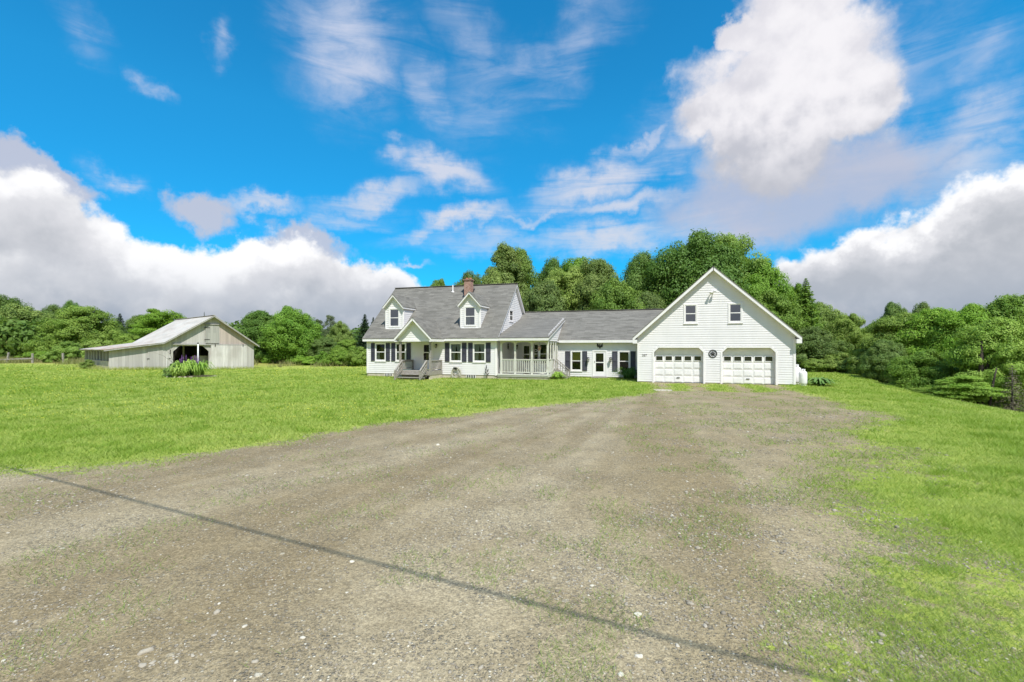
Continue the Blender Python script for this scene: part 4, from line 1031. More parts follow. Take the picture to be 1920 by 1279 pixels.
# ---------------- things fixed to or standing by the house (world space through the house frame)
def at_house(u, v, z): return (GX+HD[0]*u+HB[0]*v, GY+HD[1]*u+HB[1]*v, z)
def hthing(name, u, v, z, label, cat, group=None, rz=0): return empty(name, at_house(u, v, z), -TH+rz, label, cat, group)
m_lamp = material('lantern_glass', (.55,.53,.45), .15, spec=.5)
def lantern(u, v, z, label, s=1.0, rz=0, mat=None):
    t = hthing('wall_lantern', u, v, z, label, 'lantern', 'lanterns on the house walls', rz); mb = MB(); mat = mat or m_black
    mb.box(-.045*s, .045*s, -.02, -.0, -.09*s, .09*s); mb.tube([(0,-.01,.02), (0,-.07*s,.09*s), (0,-.13*s,.07*s)], .012*s, 6)
    mb.lathe((0,-.13*s,-.17*s), [(.02*s,-.03*s), (.05*s,0), (.055*s,.01*s)], 8); mb.lathe((0,-.13*s,.0), [(.085*s,0), (.05*s,.05*s), (.012*s,.09*s)], 8)
    for k in range(4): a = k*math.pi/2+.4; mb.bar((.05*s*math.cos(a), -.13*s+.05*s*math.sin(a), -.165*s), (.068*s*math.cos(a), -.13*s+.068*s*math.sin(a), .0), .012*s)
    mb.build('lantern_body', mat, t)
    g = MB(); g.lathe((0,-.13*s,-.155*s), [(.04*s,0), (.058*s,.15*s)], 8); g.build('glass', m_lamp, t)
lantern(cu(1103.3), VC, hz(672.5, cu(1103), VC), 'black wall lantern left of the glazed white door beside the shutter', 1.25)
lantern(cu(1145), VC, hz(672.5, cu(1145), VC), 'black wall lantern right of the glazed white door, casting a slanted shadow', 1.25)
lantern(cu(970.0), VC, hz(649.5, cu(970), VC), 'dark wall lantern in the porch shade beside its dark door', 1.1)
lantern(hu(660+845/5.33, VF), VF, hz(500+785/5.33, -13, VF), 'small lantern right of the front door under the gabled entry roof', 1.0)
# twin floodlight under the garage peak
t = hthing('floodlight', 4.25, 0, 5.36, 'white twin floodlight under the garage gable peak', 'floodlight')
mb = MB(); mb.lathe((0,0,0), [(.07,0), (.07,.03)], 12); mb = MB(); mb.box(-.06, .06, -.05, 0, -.06, .06); mb.build('junction_box', m_white, t)
for sg, tl in ((-1, -.10), (1, .02)):
    b_ = MB(); p0 = Vector((sg*.04, -.05, 0)); p1 = p0+Vector((sg*.04, -.10, .02)); p2 = p1+Vector((sg*.03, -.13, tl))
    b_.tube([p0, p1, p1+(p2-p1)*.3, p2, p2+(p2-p1)*.12], [.02, .025, .055, .085, .08], 12); b_.build('lamp_head', m_white, t, True)
# ring with a five-pointed star
t = hthing('barn_star', 4.265, 0, hz(663.3, 4.265, 0), 'black metal star inside a ring between the two garage doors', 'wall ornament')
mb = MB(); ro = .235; N = 40
for k in range(N):
    a0, a1 = 2*math.pi*k/N, 2*math.pi*(k+1)/N; q = []
    for y in (-.035, -.012):
        for a, r_ in ((a0, ro-.045), (a1, ro-.045), (a1, ro), (a0, ro)): q.append((r_*math.cos(a), y, r_*math.sin(a)))
    mb.hexa(q)
mb.build('ring', m_black, t)
mb = MB()
for k in range(5):
    a = math.pi/2+k*2*math.pi/5; b1 = a+math.pi/5; b0 = a-math.pi/5
    tip = (.20*math.cos(a), -.018, .20*math.sin(a)); c0 = (.075*math.cos(b0), -.018, .075*math.sin(b0)); c1 = (.075*math.cos(b1), -.018, .075*math.sin(b1)); ce = (0, -.065, 0)
    mb.poly([tip, c1, ce]); mb.poly([tip, ce, c0])
    mb.bar((.10*math.cos(b1), -.02, .10*math.sin(b1)), (.20*math.cos(b1), -.02, .20*math.sin(b1)), .018, .018, up=(0,1,0))
mb.build('star', m_black, t)
# spread-winged eagle plaque over the wing door
t = hthing('eagle_plaque', cu(1124.6), VC, hz(648.2, cu(1124.6), VC), 'black spread-winged eagle plaque above the glazed white door', 'wall ornament')
body = [(-.02,-.14), (.05,-.15), (.075,-.09), (.05,-.02), (.025,.06), (.05,.095), (.0,.12), (-.03,.09), (-.03,.02), (-.06,-.06)]
wingL = [(-.03,-.02), (-.06,-.10), (-.14,-.11), (-.19,-.06), (-.20,.03), (-.185,.12), (-.20,.20), (-.14,.13), (-.10,.09), (-.065,.03)]
tail = [(-.06,-.16), (-.01,-.13), (.05,-.135), (.08,-.19), (.03,-.175), (0,-.20), (-.03,-.17)]
def plate(pts, y0, y1):
    mb = MB(); n = len(pts); i = len(mb.v)
    mb.poly([(x, y1, z) for x, z in pts]); mb.poly([(x, y0, z) for x, z in reversed(pts)])
    for k in range(n):
        a, b = pts[k], pts[(k+1) % n]; mb.poly([(a[0],y1,a[1]), (b[0],y1,b[1]), (b[0],y0,b[1]), (a[0],y0,a[1])])
    return mb
plate(body, -.02, -.07).build('body', m_black, t)
plate(wingL, -.02, -.05).build('wing', m_black, t); plate([(.01-x, z*.95-.01) for x, z in reversed(wingL)], -.02, -.05).build('wing', m_black, t)
plate(tail, -.018, -.045).build('tail', m_black, t)
# house number digits
fc = bpy.data.curves.new('digits', 'FONT'); fc.body = '337'; fc.size = .19; fc.extrude = .006; fc.align_x = 'CENTER'; fc.align_y = 'CENTER'
tmp = bpy.data.objects.new('digits', fc); COL.objects.link(tmp); bpy.context.view_layer.update()
me = bpy.data.meshes.new_from_object(tmp.evaluated_get(bpy.context.evaluated_depsgraph_get())); bpy.data.objects.remove(tmp)
me.materials.clear(); me.materials.append(m_digit)
o = link('house_number', me, house); o.location = (hu(1208.7, 0), -.02, hz(666.3, .43, 0)); o.rotation_euler = (R(90), 0, 0)
# black ornaments, flowers and a windsock in the porch
t = hthing('wall_ornament', UR, hu(0, 0)*0+ (lambda k: ((GY+HD[1]*UR)*k-GX-HD[0]*UR)/(HB[0]-HB[1]*k))((952.2-960)/F), hz(650.5, UR, 2), 'pair of black iron ornaments on the shaded porch side wall', 'wall ornament', rz=R(90))
for s in (-.09, .09):
    mb = MB(); mb.box(s-.035, s+.035, -.035, -.015, -.17, .17); mb.box(s-.055, s+.055, -.045, -.02, -.06, .08); mb.lathe((s,-.03,.17), [(.03,0), (.05,.03), (.01,.07)], 8); mb.build('plate', m_black, t)
m_red = material('faded_red_cloth', rough=.9, fn=var((.42,.10,.09), (.62,.55,.52), 9, lo=.45, hi=.5, sc=(1,1,2)), spec=.1)
t = hthing('windsock', hu(1011.5, .6), .6, 2.2, 'faded red and white windsock hanging under the porch roof', 'windsock')
mb = MB(); mb.tube([(0,0,.42), (0,0,.05)], .006, 5); mb.build('cord', m_black, t)
mb = MB(); mb.lathe((0,0,-.30), [(.055,0), (.10,.12), (.115,.30)], 12); mb.build('sleeve', m_red, t, True)
mb = MB()
for k in range(6): a = k*math.pi/3; mb.bar((.05*math.cos(a), .05*math.sin(a), -.30), (.03*math.cos(a), .03*math.sin(a), -.62-.05*(k % 2)), .03, .004)
mb.build('streamers', m_white, t)
t = hthing('window_wreath', cu(1004.7), VC-.03, hz(657.5, cu(1004), VC), 'small white flower wreath hung on the dark porch window', 'wreath')
mb = MB()
for k in range(14):
    a = k*2*math.pi/14; c = (.12*math.cos(a), -.03, .075*math.sin(a)); mb.lathe((c[0], c[1], c[2]-.03), [(.005,0), (.032,.02), (.034,.035), (.01,.06)], 6)
mb.build('blooms', m_white, t, True)
t = hthing('flower_planter', hu(987.3, .25), .25, .374, 'round planter of white flowers behind the porch railing', 'planter')
mb = MB(); mb.lathe((0,0,0), [(.13,0), (.19,.2), (.20,.22), (.17,.21), (.16,.17)], 16); mb.build('pot', m_greywood, t, True)
mb = MB()
for k in range(26):
    a = rnd.uniform(0, 6.28); r_ = rnd.uniform(0, .19); mb.lathe((r_*math.cos(a), r_*math.sin(a), .22+rnd.uniform(0,.10)), [(.005,0), (.035,.015), (.04,.03), (.012,.05)], 6)
mb.build('blooms', m_white, t)
t = hthing('ceiling_lamp', hu(979.5, 1.4), 1.4, 2.655, 'small pale glass lamp under the porch ceiling', 'ceiling lamp')
mb = MB(); mb.lathe((0,0,-.18), [(.03,0), (.075,.05), (.06,.14), (.07,.18)], 12); mb.build('shade', m_lamp, t, True)
# garden hose hanging below the right pair of windows
uh = hu(855.5, VF)
t = hthing('garden_hose', uh, VF-.12, .52, 'coiled tan garden hose hanging on the wall between basement windows', 'hose')
mb = MB()
for k in range(6):
    r_ = .24+.045*k*(.8 if k % 2 else 1.05); ox = .03*math.sin(k*2.1)+.018*k; oz = -.035*k
    mb.tube([(ox+r_*math.cos(a)*(.80), -.015*k+.02*math.sin(a*2+k), oz+r_*math.sin(a)) for a in [2*math.pi*i/28 for i in range(29)]], .021, 6, cap=False)
mb.tube([(.30,-.06,-.1), (.36,-.07,-.4), (.30,-.10,-.52)], .02, 6)
mb.build('coil', m_hose, t, True)
mb = MB(); mb.box(-.09, .09, .0, .10, .12, .18); mb.box(-.11, .11, -.12, -.09, .10, .25); mb.build('hanger', m_black, t)
# iron plant stake by the corner
t = hthing('garden_stake', hu(914, VF), VF-.18, .05, 'dark iron garden stake with pointed leaves by the house corner', 'garden stake')
mb = MB(); mb.tube([(0,0,0), (0,0,.92)], .014, 6); mb.tube([(.05,0,0), (.05,0,.62)], .012, 6); mb.build('stem', m_black, t)
for k, (x_, z_, a_) in enumerate(((-.03,.30,-20), (.06,.42,18), (.0,.62,-8), (.05,.22,35), (-.05,.5,-14))):
    pts = [(0,0), (.035,.09), (0,.26), (-.035,.09)]; ca, sa = math.cos(R(a_)), math.sin(R(a_))
    b_ = plate([(x_+p[0]*ca+p[1]*sa, z_-p[0]*sa+p[1]*ca) for p in pts], .006, -.006); b_.build('leaf_blade', m_black, t)
# propane tanks at the right corner
def tank(u, v, s, label):
    x, y, _ = at_house(u, v, 0); t = empty('propane_tank', (x, y, gz(x, y)), -TH, label, 'gas tank', 'propane tanks at the garage corner')
    mb = MB(); mb.lathe((0,0,.0), [(.17*s,0), (.17*s,.06*s)], 20); mb.lathe((0,0,.06*s), [(.16*s,0), (.20*s,.05*s), (.21*s,.10*s), (.21*s,.62*s), (.19*s,.70*s), (.12*s,.75*s), (.05*s,.76*s)], 20); mb.build('cylinder', m_white, t, True)
    c_ = MB(); n = 16
    for k in range(n):
        if k in (10, 11, 12): continue
        a0, a1 = 2*math.pi*k/n, 2*math.pi*(k+1)/n; q = []
        for z_ in (.77*s, .93*s):
            for a, r_ in ((a0, .105*s), (a1, .105*s), (a1, .115*s), (a0, .115*s)): q.append((r_*math.cos(a), r_*math.sin(a), z_))
        c_.hexa(q)
    c_.build('collar', m_white, t); v_ = MB(); v_.tube([(0,0,.78*s), (0,0,.86*s)], .03*s, 8); v_.build('valve', m_bronze, t)
tank(W+.42, .15, 1.0, 'white upright propane tank nearer the camera at the garage corner')
tank(W+.26, .95, 1.25, 'taller white propane tank tucked behind the front one against the garage')
# ------------------------------------------------------------------ the old barn
barn = empty('barn', (BX, BY, 0), PHI, 'weathered grey board barn with pale metal roof, lean-to wing and dark open doorway', 'barn')
WB_, LB = 7.7, 10.8; XR, ZRB = 3.9, 5.2
def blr(x): return 2.58+(ZRB-2.58)*(x+.15)/(XR+.15) if x <= XR else ZRB-(ZRB-2.28)*(x-XR)/(8.05-XR)
def bfx(px): k = (px-960)/F; return (-BX+BY*k)/(BD[0]-BD[1]*k)
def bfz(py, x): return ZC+(HOR-py)*(BY+BD[1]*x)/F
OA, OB, OZ = .62, 3.55, 2.24; oc = .52
mb = MB(); t_ = .12
def bpoly(pts, mi=0, y=0): mb.poly([(x, y, z) for x, z in pts], mi)
# gable wall round the clipped doorway
for y in (0, t_):
    bpoly([(0,-.5), (OA,-.5), (OA,OZ-oc), (OA+oc,OZ), (OA+oc,blr(OA+oc)-.05), (0,blr(0)-.05)], 0, y)
    bpoly([(OA+oc,OZ), (OB-oc,OZ), (OB-oc,blr(OB-oc)-.05), (OA+oc,blr(OA+oc)-.05)], 0, y)
    bpoly([(OB-oc,OZ), (OB,OZ-oc), (OB,-.5), (4.5,-.5), (4.5,blr(4.5)-.05), (XR,ZRB-.05), (OB-oc,blr(OB-oc)-.05)], 0, y)
    bpoly([(4.5,-.5), (WB_,-.5), (WB_,2.40), (4.5,2.40)], 0, y); bpoly([(4.5,2.40), (WB_,2.40), (WB_,blr(WB_)-.05), (4.5,blr(4.5)-.05)], 1, y)
ed = [(OA,-.5), (OA,OZ-oc), (OA+oc,OZ), (OB-oc,OZ), (OB,OZ-oc), (OB,-.5)]
for a, b in zip(ed, ed[1:]): mb.poly([(a[0],0,a[1]), (b[0],0,b[1]), (b[0],t_,b[1]), (a[0],t_,a[1])])
mb.build('wall', [m_barn, m_barnpink], barn)
mb = MB(); mb.poly([(WB_,0,-.6), (WB_,LB,-.6), (WB_,LB,2.4), (WB_,0,2.4)]); mb.build('wall', m_barn, barn)
mb = MB(); mb.poly([(-4,LB,-.5), (WB_,LB,-.5), (WB_,LB,2.4), (XR,LB,ZRB-.06), (0,LB,2.6), (-4,LB,1.9)]); mb.build('wall', m_barn, barn)
# lean-to: front wall, open-eaved side wall over a low concrete wall
def lrf(x): return 2.60+.155*x
mb = MB(); mb.poly([(-4,.01,-.5), (-.005,.01,-.5), (-.005,.01,2.52), (-4,.01,lrf(-4)-.07)]); mb.build('wing_wall', m_barn, barn)
mb = MB(); mb.poly([(-3.86,.1,.8), (-3.86,LB,.8), (-3.86,LB,2.0), (-3.86,.1,2.0)]); mb.build('wing_wall', m_barngrey, barn)
mb = MB(); mb.box(-4.0, -3.82, .05, LB, -.6, .92); mb.build('wing_foundation', m_conc, barn)
for i in range(8):
    q = 1.0+i*1.3; b_ = MB(); b_.box(-4.0, -3.88, q, q+.1, .9, 1.93); b_.build('stud', m_barngrey, barn)
for i in range(12):
    q = .4+i*.9; b_ = MB(); b_.bar((-3.2,q,lrf(-3.2)-.11), (-4.32,q,lrf(-4.32)-.11), .05, .12); b_.build('rafter_tail', m_barnpale, barn)
mb = MB(); mb.poly([(0,.2,-.02), (WB_,.2,-.02), (WB_,LB,-.02), (0,LB,-.02)]); mb.build('barn_floor', material('dark_barn_earth', (.03,.026,.02), .95), barn)
# roof planes
def tin(top, name):
    m_ = MB(); m_.slab(top, .03); r_ = m_.build(name, m_tin, barn); f_ = MB()
    ys = [p[1] for p in top]; a, b = top[0], top[1]
    y0 = min(ys)+.015; f_.hexa([(a[0],y0,a[2]-.15), (b[0],y0,b[2]-.15), (b[0],y0+.035,b[2]-.15), (a[0],y0+.035,a[2]-.15), (a[0],y0,a[2]-.032), (b[0],y0,b[2]-.032), (b[0],y0+.035,b[2]-.032), (a[0],y0+.035,a[2]-.032)])
    f_.build('rake_board', m_barngrey, r_); return r_
tin([(-.15,-.42,2.58), (XR,-.42,ZRB), (XR,LB+.3,ZRB), (-.15,LB+.3,2.58)], 'roof')
tin([(XR,-.42,ZRB+.002), (8.1,-.42,2.25), (8.1,LB+.3,2.25), (XR,LB+.3,ZRB+.002)], 'roof')
tin([(-4.4,-.36,lrf(-4.4)), (-.02,-.36,2.597), (-.02,LB+.2,2.597), (-4.4,LB+.2,lrf(-4.4))], 'wing_roof')
rcb = MB(); rcb.bar((XR,-.43,ZRB+.02), (XR,LB+.3,ZRB+.02), .28, .03); rcb.build('ridge_cap', m_tin, barn)
# sliding door, track, loft door
mb = MB(); xa, xb = bfx(130+1375/5.19), bfx(130+1720/5.19)
mb.hexa([(xa-.10,-.14,.0), (xb,-.14,-.1), (xb,-.09,-.1), (xa-.10,-.09,.0), (xa,-.14,2.30), (xb,-.14,2.26), (xb,-.09,2.26), (xa,-.09,2.30)])
mb.hexa([(xa-.32,-.13,.0), (xa-.08,-.13,.0), (xa-.08,-.10,.0), (xa-.32,-.10,.0), (xa-.02,-.13,1.5), (xa,-.13,1.5), (xa,-.10,1.5), (xa-.02,-.10,1.5)])
sd = mb.build('sliding_door', m_barnpale, barn)
for q in (xa+.35, xb-.35):
    b_ = MB(); b_.box(q-.03, q+.03, -.17, -.145, 2.16, 2.44); b_.build('roller_strap', m_black, sd)
mb = MB(); mb.bar((.55,-.10,2.40), (xb+.02,-.10,2.32), .09, .09); mb.build('door_track', m_barngrey, barn)
la, lb = bfx(130+1325/5.19), bfx(130+1455/5.19)
mb = MB(); mb.box(la, lb, -.07, -.01, 2.50, 4.28); ld = mb.build('loft_door', m_barngrey, barn)
for z_ in (2.85, 4.0):
    b_ = MB(); b_.box(la-.12, la+.35, -.085, -.072, z_-.03, z_+.03); b_.build('hinge', m_black, ld)
b_ = MB(); b_.box(la-.1, lb+.1, -.14, -.02, 4.30, 4.38); b_.build('hood', m_barngrey, ld)
# side door in the wing, with hasp; boards by the doorway
mb = MB(); mb.box(-1.30, -.16, -.03, .005, .0, 2.02); wd = mb.build('wing_door', m_barn, barn)
b_ = MB(); b_.box(-1.36, -1.18, -.05, -.032, 1.05, 1.11); b_.build('hasp', m_black, wd)
b_ = MB(); b_.box(.36, .42, -.04, -.005, 1.5, 1.9); b_.box(.27, .42, -.04, -.005, 1.06, 1.11); b_.build('latch', m_black, barn)
b_ = MB(); b_.tube([(.10,-.06,0), (.12,-.05,1.25)], .022, 6); b_.build('conduit', m_white, barn)
# inside: pen wall and posts glimpsed through the doorway
mb = MB(); mb.box(2.55, 4.6, 1.35, 1.41, 0, 1.28); mb.build('pen_wall', m_barn, barn)
for q in (2.1, 3.3):
    b_ = MB(); b_.box(q, q+.14, 2.6, 2.74, 0, 3.2); b_.build('inner_post', m_barn, barn)

# ------------------------------------------------------------------ flower bed by the barn
FX, FY = -22.9, 34.6
def fb_pos(dx, dy): return FX+dx, FY+dy
m_soil = material('bed_soil', rough=.95, fn=var((.06,.045,.03), (.13,.10,.065), 9, 5, bump=.4), spec=.1)
bed = empty('flower_bed', (FX, FY, gz(FX, FY)), 0, 'low soil bed edged with stones and dry stalks in front of the barn', 'flower bed')
mb = MB(); mb.lathe((0,0,-.03), [(1.6,0), (1.5,.10), (1.0,.15), (.4,.17)], 28); o = mb.build('soil', m_soil, bed, True); o.scale = (1, .62, 1)
for k in range(26):
    a = k*2*math.pi/26; r_ = rnd.uniform(.07, .13); m2 = MB(); m2.lathe((0,0,-.02), [(r_*.7,0), (r_,r_*.35), (r_*.75,r_*.8), (r_*.25,r_)], 7)
    o = m2.build('edging_stone', m_conc, bed, True); o.location = (1.62*math.cos(a), 1.0*math.sin(a), 0); o.rotation_euler = (0,0,rnd.random()*6); o.scale = (1.3, .9, 1)
x = rng.uniform(.5, 1.75, 500); y = rng.uniform(-1.05, -.1, 500)
V, Fc, T = blades(np.stack([x, y, np.full(500, .06)], -1), rng.uniform(.06, .16, 500), np.full(500, .02), 2.5, rng.random(500))
link('dry_stalks', np_mesh('dry_stalks', V, Fc, m_dead, {'tone': T}), bed)

def strap_plant(n, R_, H, wid, seed):
    """arching strap leaves: three quads each"""
    g = np.random.default_rng(seed); V = []; Fc = []; T = []
    for i in range(n):
        a = g.uniform(0, 6.283); r0 = R_*.35*g.random()**.5; L = H*g.uniform(.75, 1.2); out = R_*g.uniform(.3, 1.25); tw = a+g.uniform(-.5,.5)
        px, py = r0*math.cos(a), r0*math.sin(a); b = len(V); tn = g.random()
        for k in range(5):
            t = k/4; w_ = wid*(1-.85*t**3)*.5
            X = px+out*t**1.4*math.cos(tw); Y = py+out*t**1.4*math.sin(tw); Z = L*(t*2.4-2.05*t*t)*(.65+.7*tn)
            V += [(X-w_*math.sin(tw), Y+w_*math.cos(tw), Z), (X+w_*math.sin(tw), Y-w_*math.cos(tw), Z)]; T += [tn, tn]
        for k in range(4): q = b+2*k; Fc.append((q, q+1, q+3, q+2))
    return np.array(V), np.array(Fc), np.array(T)
def plant(name, x, y, n, R_, H, wid, seed, mat, label, cat, group=None):
    V, Fc, T = strap_plant(n, R_, H, wid, seed); o = link(name, np_mesh(name, V, Fc, mat, {'tone': T})); o.location = (x, y, gz(x, y)+.03); tag(o, label, cat, group); return o
plant('daylily', FX-.25, FY-.45, 120, .85, 1.25, .075, 1, m_daylily, 'arching strap-leaved daylily clump in the middle of the flower bed', 'plant', 'daylilies in the flower bed')
plant('daylily', FX+.55, FY-.15, 120, .95, 1.2, .075, 2, m_daylily, 'strap-leaved daylily clump at the right side of the flower bed', 'plant', 'daylilies in the flower bed')
plant('daylily', FX-.62, FY-.75, 60, .6, .85, .07, 3, m_daylily, 'smaller front daylily clump below the dark leafy bush', 'plant', 'daylilies in the flower bed')

# ------------------------------------------------------------------ foliage made of many small leaf faces
def cards(P, N, L, Wd, g):
    n = len(P); N = N/np.maximum(np.linalg.norm(N, axis=1, keepdims=True), 1e-6)
    a = g.normal(size=(n, 3)); t = np.cross(N, a); t /= np.maximum(np.linalg.norm(t, axis=1, keepdims=True), 1e-6); b = np.cross(N, t)
    L = L[:,None]; Wd = Wd[:,None]
    V = np.stack([P+t*L, P+b*Wd+t*L*.1, P-t*L, P-b*Wd+t*L*.1], 1).reshape(-1, 3)
    return V, np.arange(4*n).reshape(-1, 4)
def crown_mesh(name, mat, seed, R_, z0, z1, prof, nclump, nleaf, cr=(.13,.24), leaf=.10, flat=.75, lob=.24, inner=.42, gap=0.0, up=.35, core=.16):
    g = np.random.default_rng(seed); H = z1-z0
    t = np.clip(g.beta(1.35, 1.2, nclump), .02, .985); ang = g.uniform(0, 2*np.pi, nclump)
    pr = np.interp(t, [p[0] for p in prof], [p[1] for p in prof])
    ph = g.uniform(0, 6.28, 4)
    lobes = 1+lob*(np.sin(2*ang+ph[0]+3*t)+.7*np.sin(3*ang+ph[1]-4*t)+.6*np.sin(5*ang+ph[2]+9*t))*.6
    rr = R_*pr*lobes*(inner+(1-inner)*g.random(nclump)**.45)
    C = np.stack([rr*np.cos(ang), rr*np.sin(ang), z0+H*t], -1)
    cs = R_*g.uniform(*cr, nclump)*(.75+.5*pr)
    if gap: k = g.random(nclump) > gap; C, cs = C[k], cs[k]; nclump = len(C)
    nleaf = int(nleaf*1.35); leaf *= .84; n = nclump*nleaf; ci = np.repeat(np.arange(nclump), nleaf)
    d = g.normal(size=(n, 3)); d[:,2] = np.where(d[:,2] < 0, d[:,2]*.55, d[:,2]); d /= np.linalg.norm(d, axis=1, keepdims=True)
    rad = cs[ci]*(.55+.5*g.random(n)**.6)*(1+.25*np.sin(d[:,0]*5+ci)*np.cos(d[:,1]*4+ci*1.7))
    P = C[ci]+d*rad[:,None]*np.array([1, 1, flat])
    ctr = np.array([0, 0, z0+H*.42]); o = P-ctr; o /= np.maximum(np.linalg.norm(o, axis=1, keepdims=True), 1e-6)
    N = .75*d+.35*o+np.array([0, 0, up])+.38*g.normal(size=(n, 3))
    L = leaf*g.uniform(.65, 1.35, n)
    tone = np.clip(.5+.26*g.normal(size=nclump)[ci]+.14*g.normal(size=n), 0, 1)
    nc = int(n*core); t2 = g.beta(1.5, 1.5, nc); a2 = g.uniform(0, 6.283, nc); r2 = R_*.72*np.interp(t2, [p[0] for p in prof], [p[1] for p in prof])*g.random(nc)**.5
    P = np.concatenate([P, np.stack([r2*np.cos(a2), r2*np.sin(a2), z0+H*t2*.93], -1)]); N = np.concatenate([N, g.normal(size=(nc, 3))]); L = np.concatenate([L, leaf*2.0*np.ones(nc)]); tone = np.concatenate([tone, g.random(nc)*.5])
    V, Fc = cards(P, N, L, L*.62, g)
    V[:,2] = np.maximum(V[:,2], .03)
    return np_mesh(name, V, Fc, mat, {'tone': np.repeat(tone, 4)}), C
def trunk_mesh(name, mat, seed, H, r, C, nl=9, bend=.15, z0=0.0):
    g = random.Random(seed); mb = MB(); pts = []; k = 7
    for i in range(k):
        t = i/(k-1); pts.append((bend*math.sin(2.2*t+seed), bend*math.sin(1.7*t+seed*2), -.6+(H*.8+.6)*t))
    mb.tube(pts, [r*1.35]+[r*(1-.85*(i/(k-1))) for i in range(1, k)], 9)
    idx = sorted(range(len(C)), key=lambda i: C[i][2]); pick = [idx[int(len(idx)*(j+.5)/nl)] for j in range(nl)]
    for j in pick:
        c = Vector(C[j]); zb = max(z0, min(H*.7, c.z*.55)); t = (zb+.6)/(H*.8+.6)
        base = Vector((bend*math.sin(2.2*t+seed), bend*math.sin(1.7*t+seed*2), zb)); mid = base.lerp(c, .5)+Vector((0, 0, .06*H))
        rb = r*.42*(1-.6*t); mb.tube([base, mid, c], [rb, rb*.6, rb*.18], 6)
    return mb.build(name, mat, None, True).data
ROUND = [(0,.45), (.12,.78), (.35,1.0), (.6,.93), (.8,.70), (.93,.40), (1,.12)]
BUSHY = [(0,.85), (.15,1.0), (.4,.98), (.65,.80), (.85,.52), (1,.12)]
OVAL = [(0,.55), (.2,.95), (.45,1.0), (.7,.68), (.88,.36), (1,.06)]
DOME = [(0,.9), (.2,1.0), (.5,.92), (.75,.72), (.92,.42), (1,.2)]
PROTO = {}
def proto(key, mat, seed, H, R_, z0, prof, nc, nlf, trunk_r=.16, bark=None, **kw):
    cm, C = crown_mesh(key+'_crown', mat, seed, R_, z0, H, prof, nc, nlf, **kw)
    tm = trunk_mesh(key+'_trunk', bark or m_bark, seed, H, trunk_r, C)
    co_ = np.empty(len(cm.vertices)*3, np.float32); cm.vertices.foreach_get('co', co_); co_ = co_.reshape(-1, 3)
    PROTO[key] = (cm, tm, float(np.percentile(co_[:,2], 99.97)), float(np.percentile(np.hypot(co_[:,0], co_[:,1]), 97)))
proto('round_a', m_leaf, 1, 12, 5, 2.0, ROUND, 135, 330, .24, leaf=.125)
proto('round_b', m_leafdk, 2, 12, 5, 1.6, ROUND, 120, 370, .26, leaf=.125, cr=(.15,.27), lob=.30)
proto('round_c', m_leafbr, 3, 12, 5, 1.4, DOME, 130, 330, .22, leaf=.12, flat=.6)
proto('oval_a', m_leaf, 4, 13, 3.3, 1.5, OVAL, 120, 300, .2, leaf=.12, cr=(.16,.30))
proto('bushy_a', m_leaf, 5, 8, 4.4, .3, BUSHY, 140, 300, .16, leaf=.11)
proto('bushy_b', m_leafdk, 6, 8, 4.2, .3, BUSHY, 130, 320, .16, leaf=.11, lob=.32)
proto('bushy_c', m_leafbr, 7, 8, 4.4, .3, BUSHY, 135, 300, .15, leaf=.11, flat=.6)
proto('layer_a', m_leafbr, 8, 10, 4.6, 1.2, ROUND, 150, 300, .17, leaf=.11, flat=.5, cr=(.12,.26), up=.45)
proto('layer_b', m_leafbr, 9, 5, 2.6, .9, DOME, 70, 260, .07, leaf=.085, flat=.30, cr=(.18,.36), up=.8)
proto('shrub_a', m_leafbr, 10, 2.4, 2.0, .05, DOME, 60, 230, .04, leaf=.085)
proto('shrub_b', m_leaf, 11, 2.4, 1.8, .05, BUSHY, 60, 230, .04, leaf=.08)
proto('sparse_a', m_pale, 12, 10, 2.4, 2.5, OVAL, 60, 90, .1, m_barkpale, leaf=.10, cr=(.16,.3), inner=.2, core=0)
def conifer(key, mat, seed, H, R_, tiers, per, nn, leaf=.10, droop=.25, trunk_r=.14, bark=None, gap=0):
    g = np.random.default_rng(seed); Ps = []; Ns = []; mb = MB()
    mb.tube([(0,0,-.8), (0,0,H*.5), (0,0,H*.98)], [trunk_r*1.3, trunk_r*.6, .015], 8)
    for i in range(tiers):
        t = i/(tiers-1); z = H*(.06+.92*t); r = R_*(1-t)**.85*(1+.18*math.sin(i*1.9))+.10
        for j in range(per):
            if gap and g.random() < gap: continue
            a = j*2*math.pi/per+i*.7+g.uniform(-.25,.25); L = r*g.uniform(.7, 1.12); n = max(8, int(nn*L/R_))
            s = g.random(n)**.75; sp = (.10+.16*(1-s))*L
            x = s*L; y = g.normal(size=n)*sp*.75; zz = z-droop*L*s**1.3+.12*L*s**3+g.normal(size=n)*.06*L
            Ps.append(np.stack([x*math.cos(a)-y*math.sin(a), x*math.sin(a)+y*math.cos(a), zz], -1)); Ns.append(np.stack([.35*np.cos(a)*np.ones(n), .35*np.sin(a)*np.ones(n), .9*np.ones(n)], -1)+.45*g.normal(size=(n,3)))
            if i % 2 == 0: mb.tube([(0,0,z), (L*.9*math.cos(a), L*.9*math.sin(a), z-droop*L*.8)], [trunk_r*.22*(1-t)+.008, .004], 4)
    P_ = np.concatenate(Ps); N = np.concatenate(Ns); L = leaf*g.uniform(.6, 1.5, len(P_))
    V, Fc = cards(P_, N, L, L*.38, g)
    PROTO[key] = (np_mesh(key+'_crown', V, Fc, mat, {'tone': np.repeat(g.random(len(P_)), 4)}), mb.build(key+'_trunk', bark or m_bark, None, True).data, H, R_)
conifer('spruce_a', m_needle, 21, 10, 2.3, 50, 9, 80, leaf=.12)
conifer('spruce_b', m_leaf, 23, 10, 2.3, 46, 9, 110, leaf=.11, droop=.1)
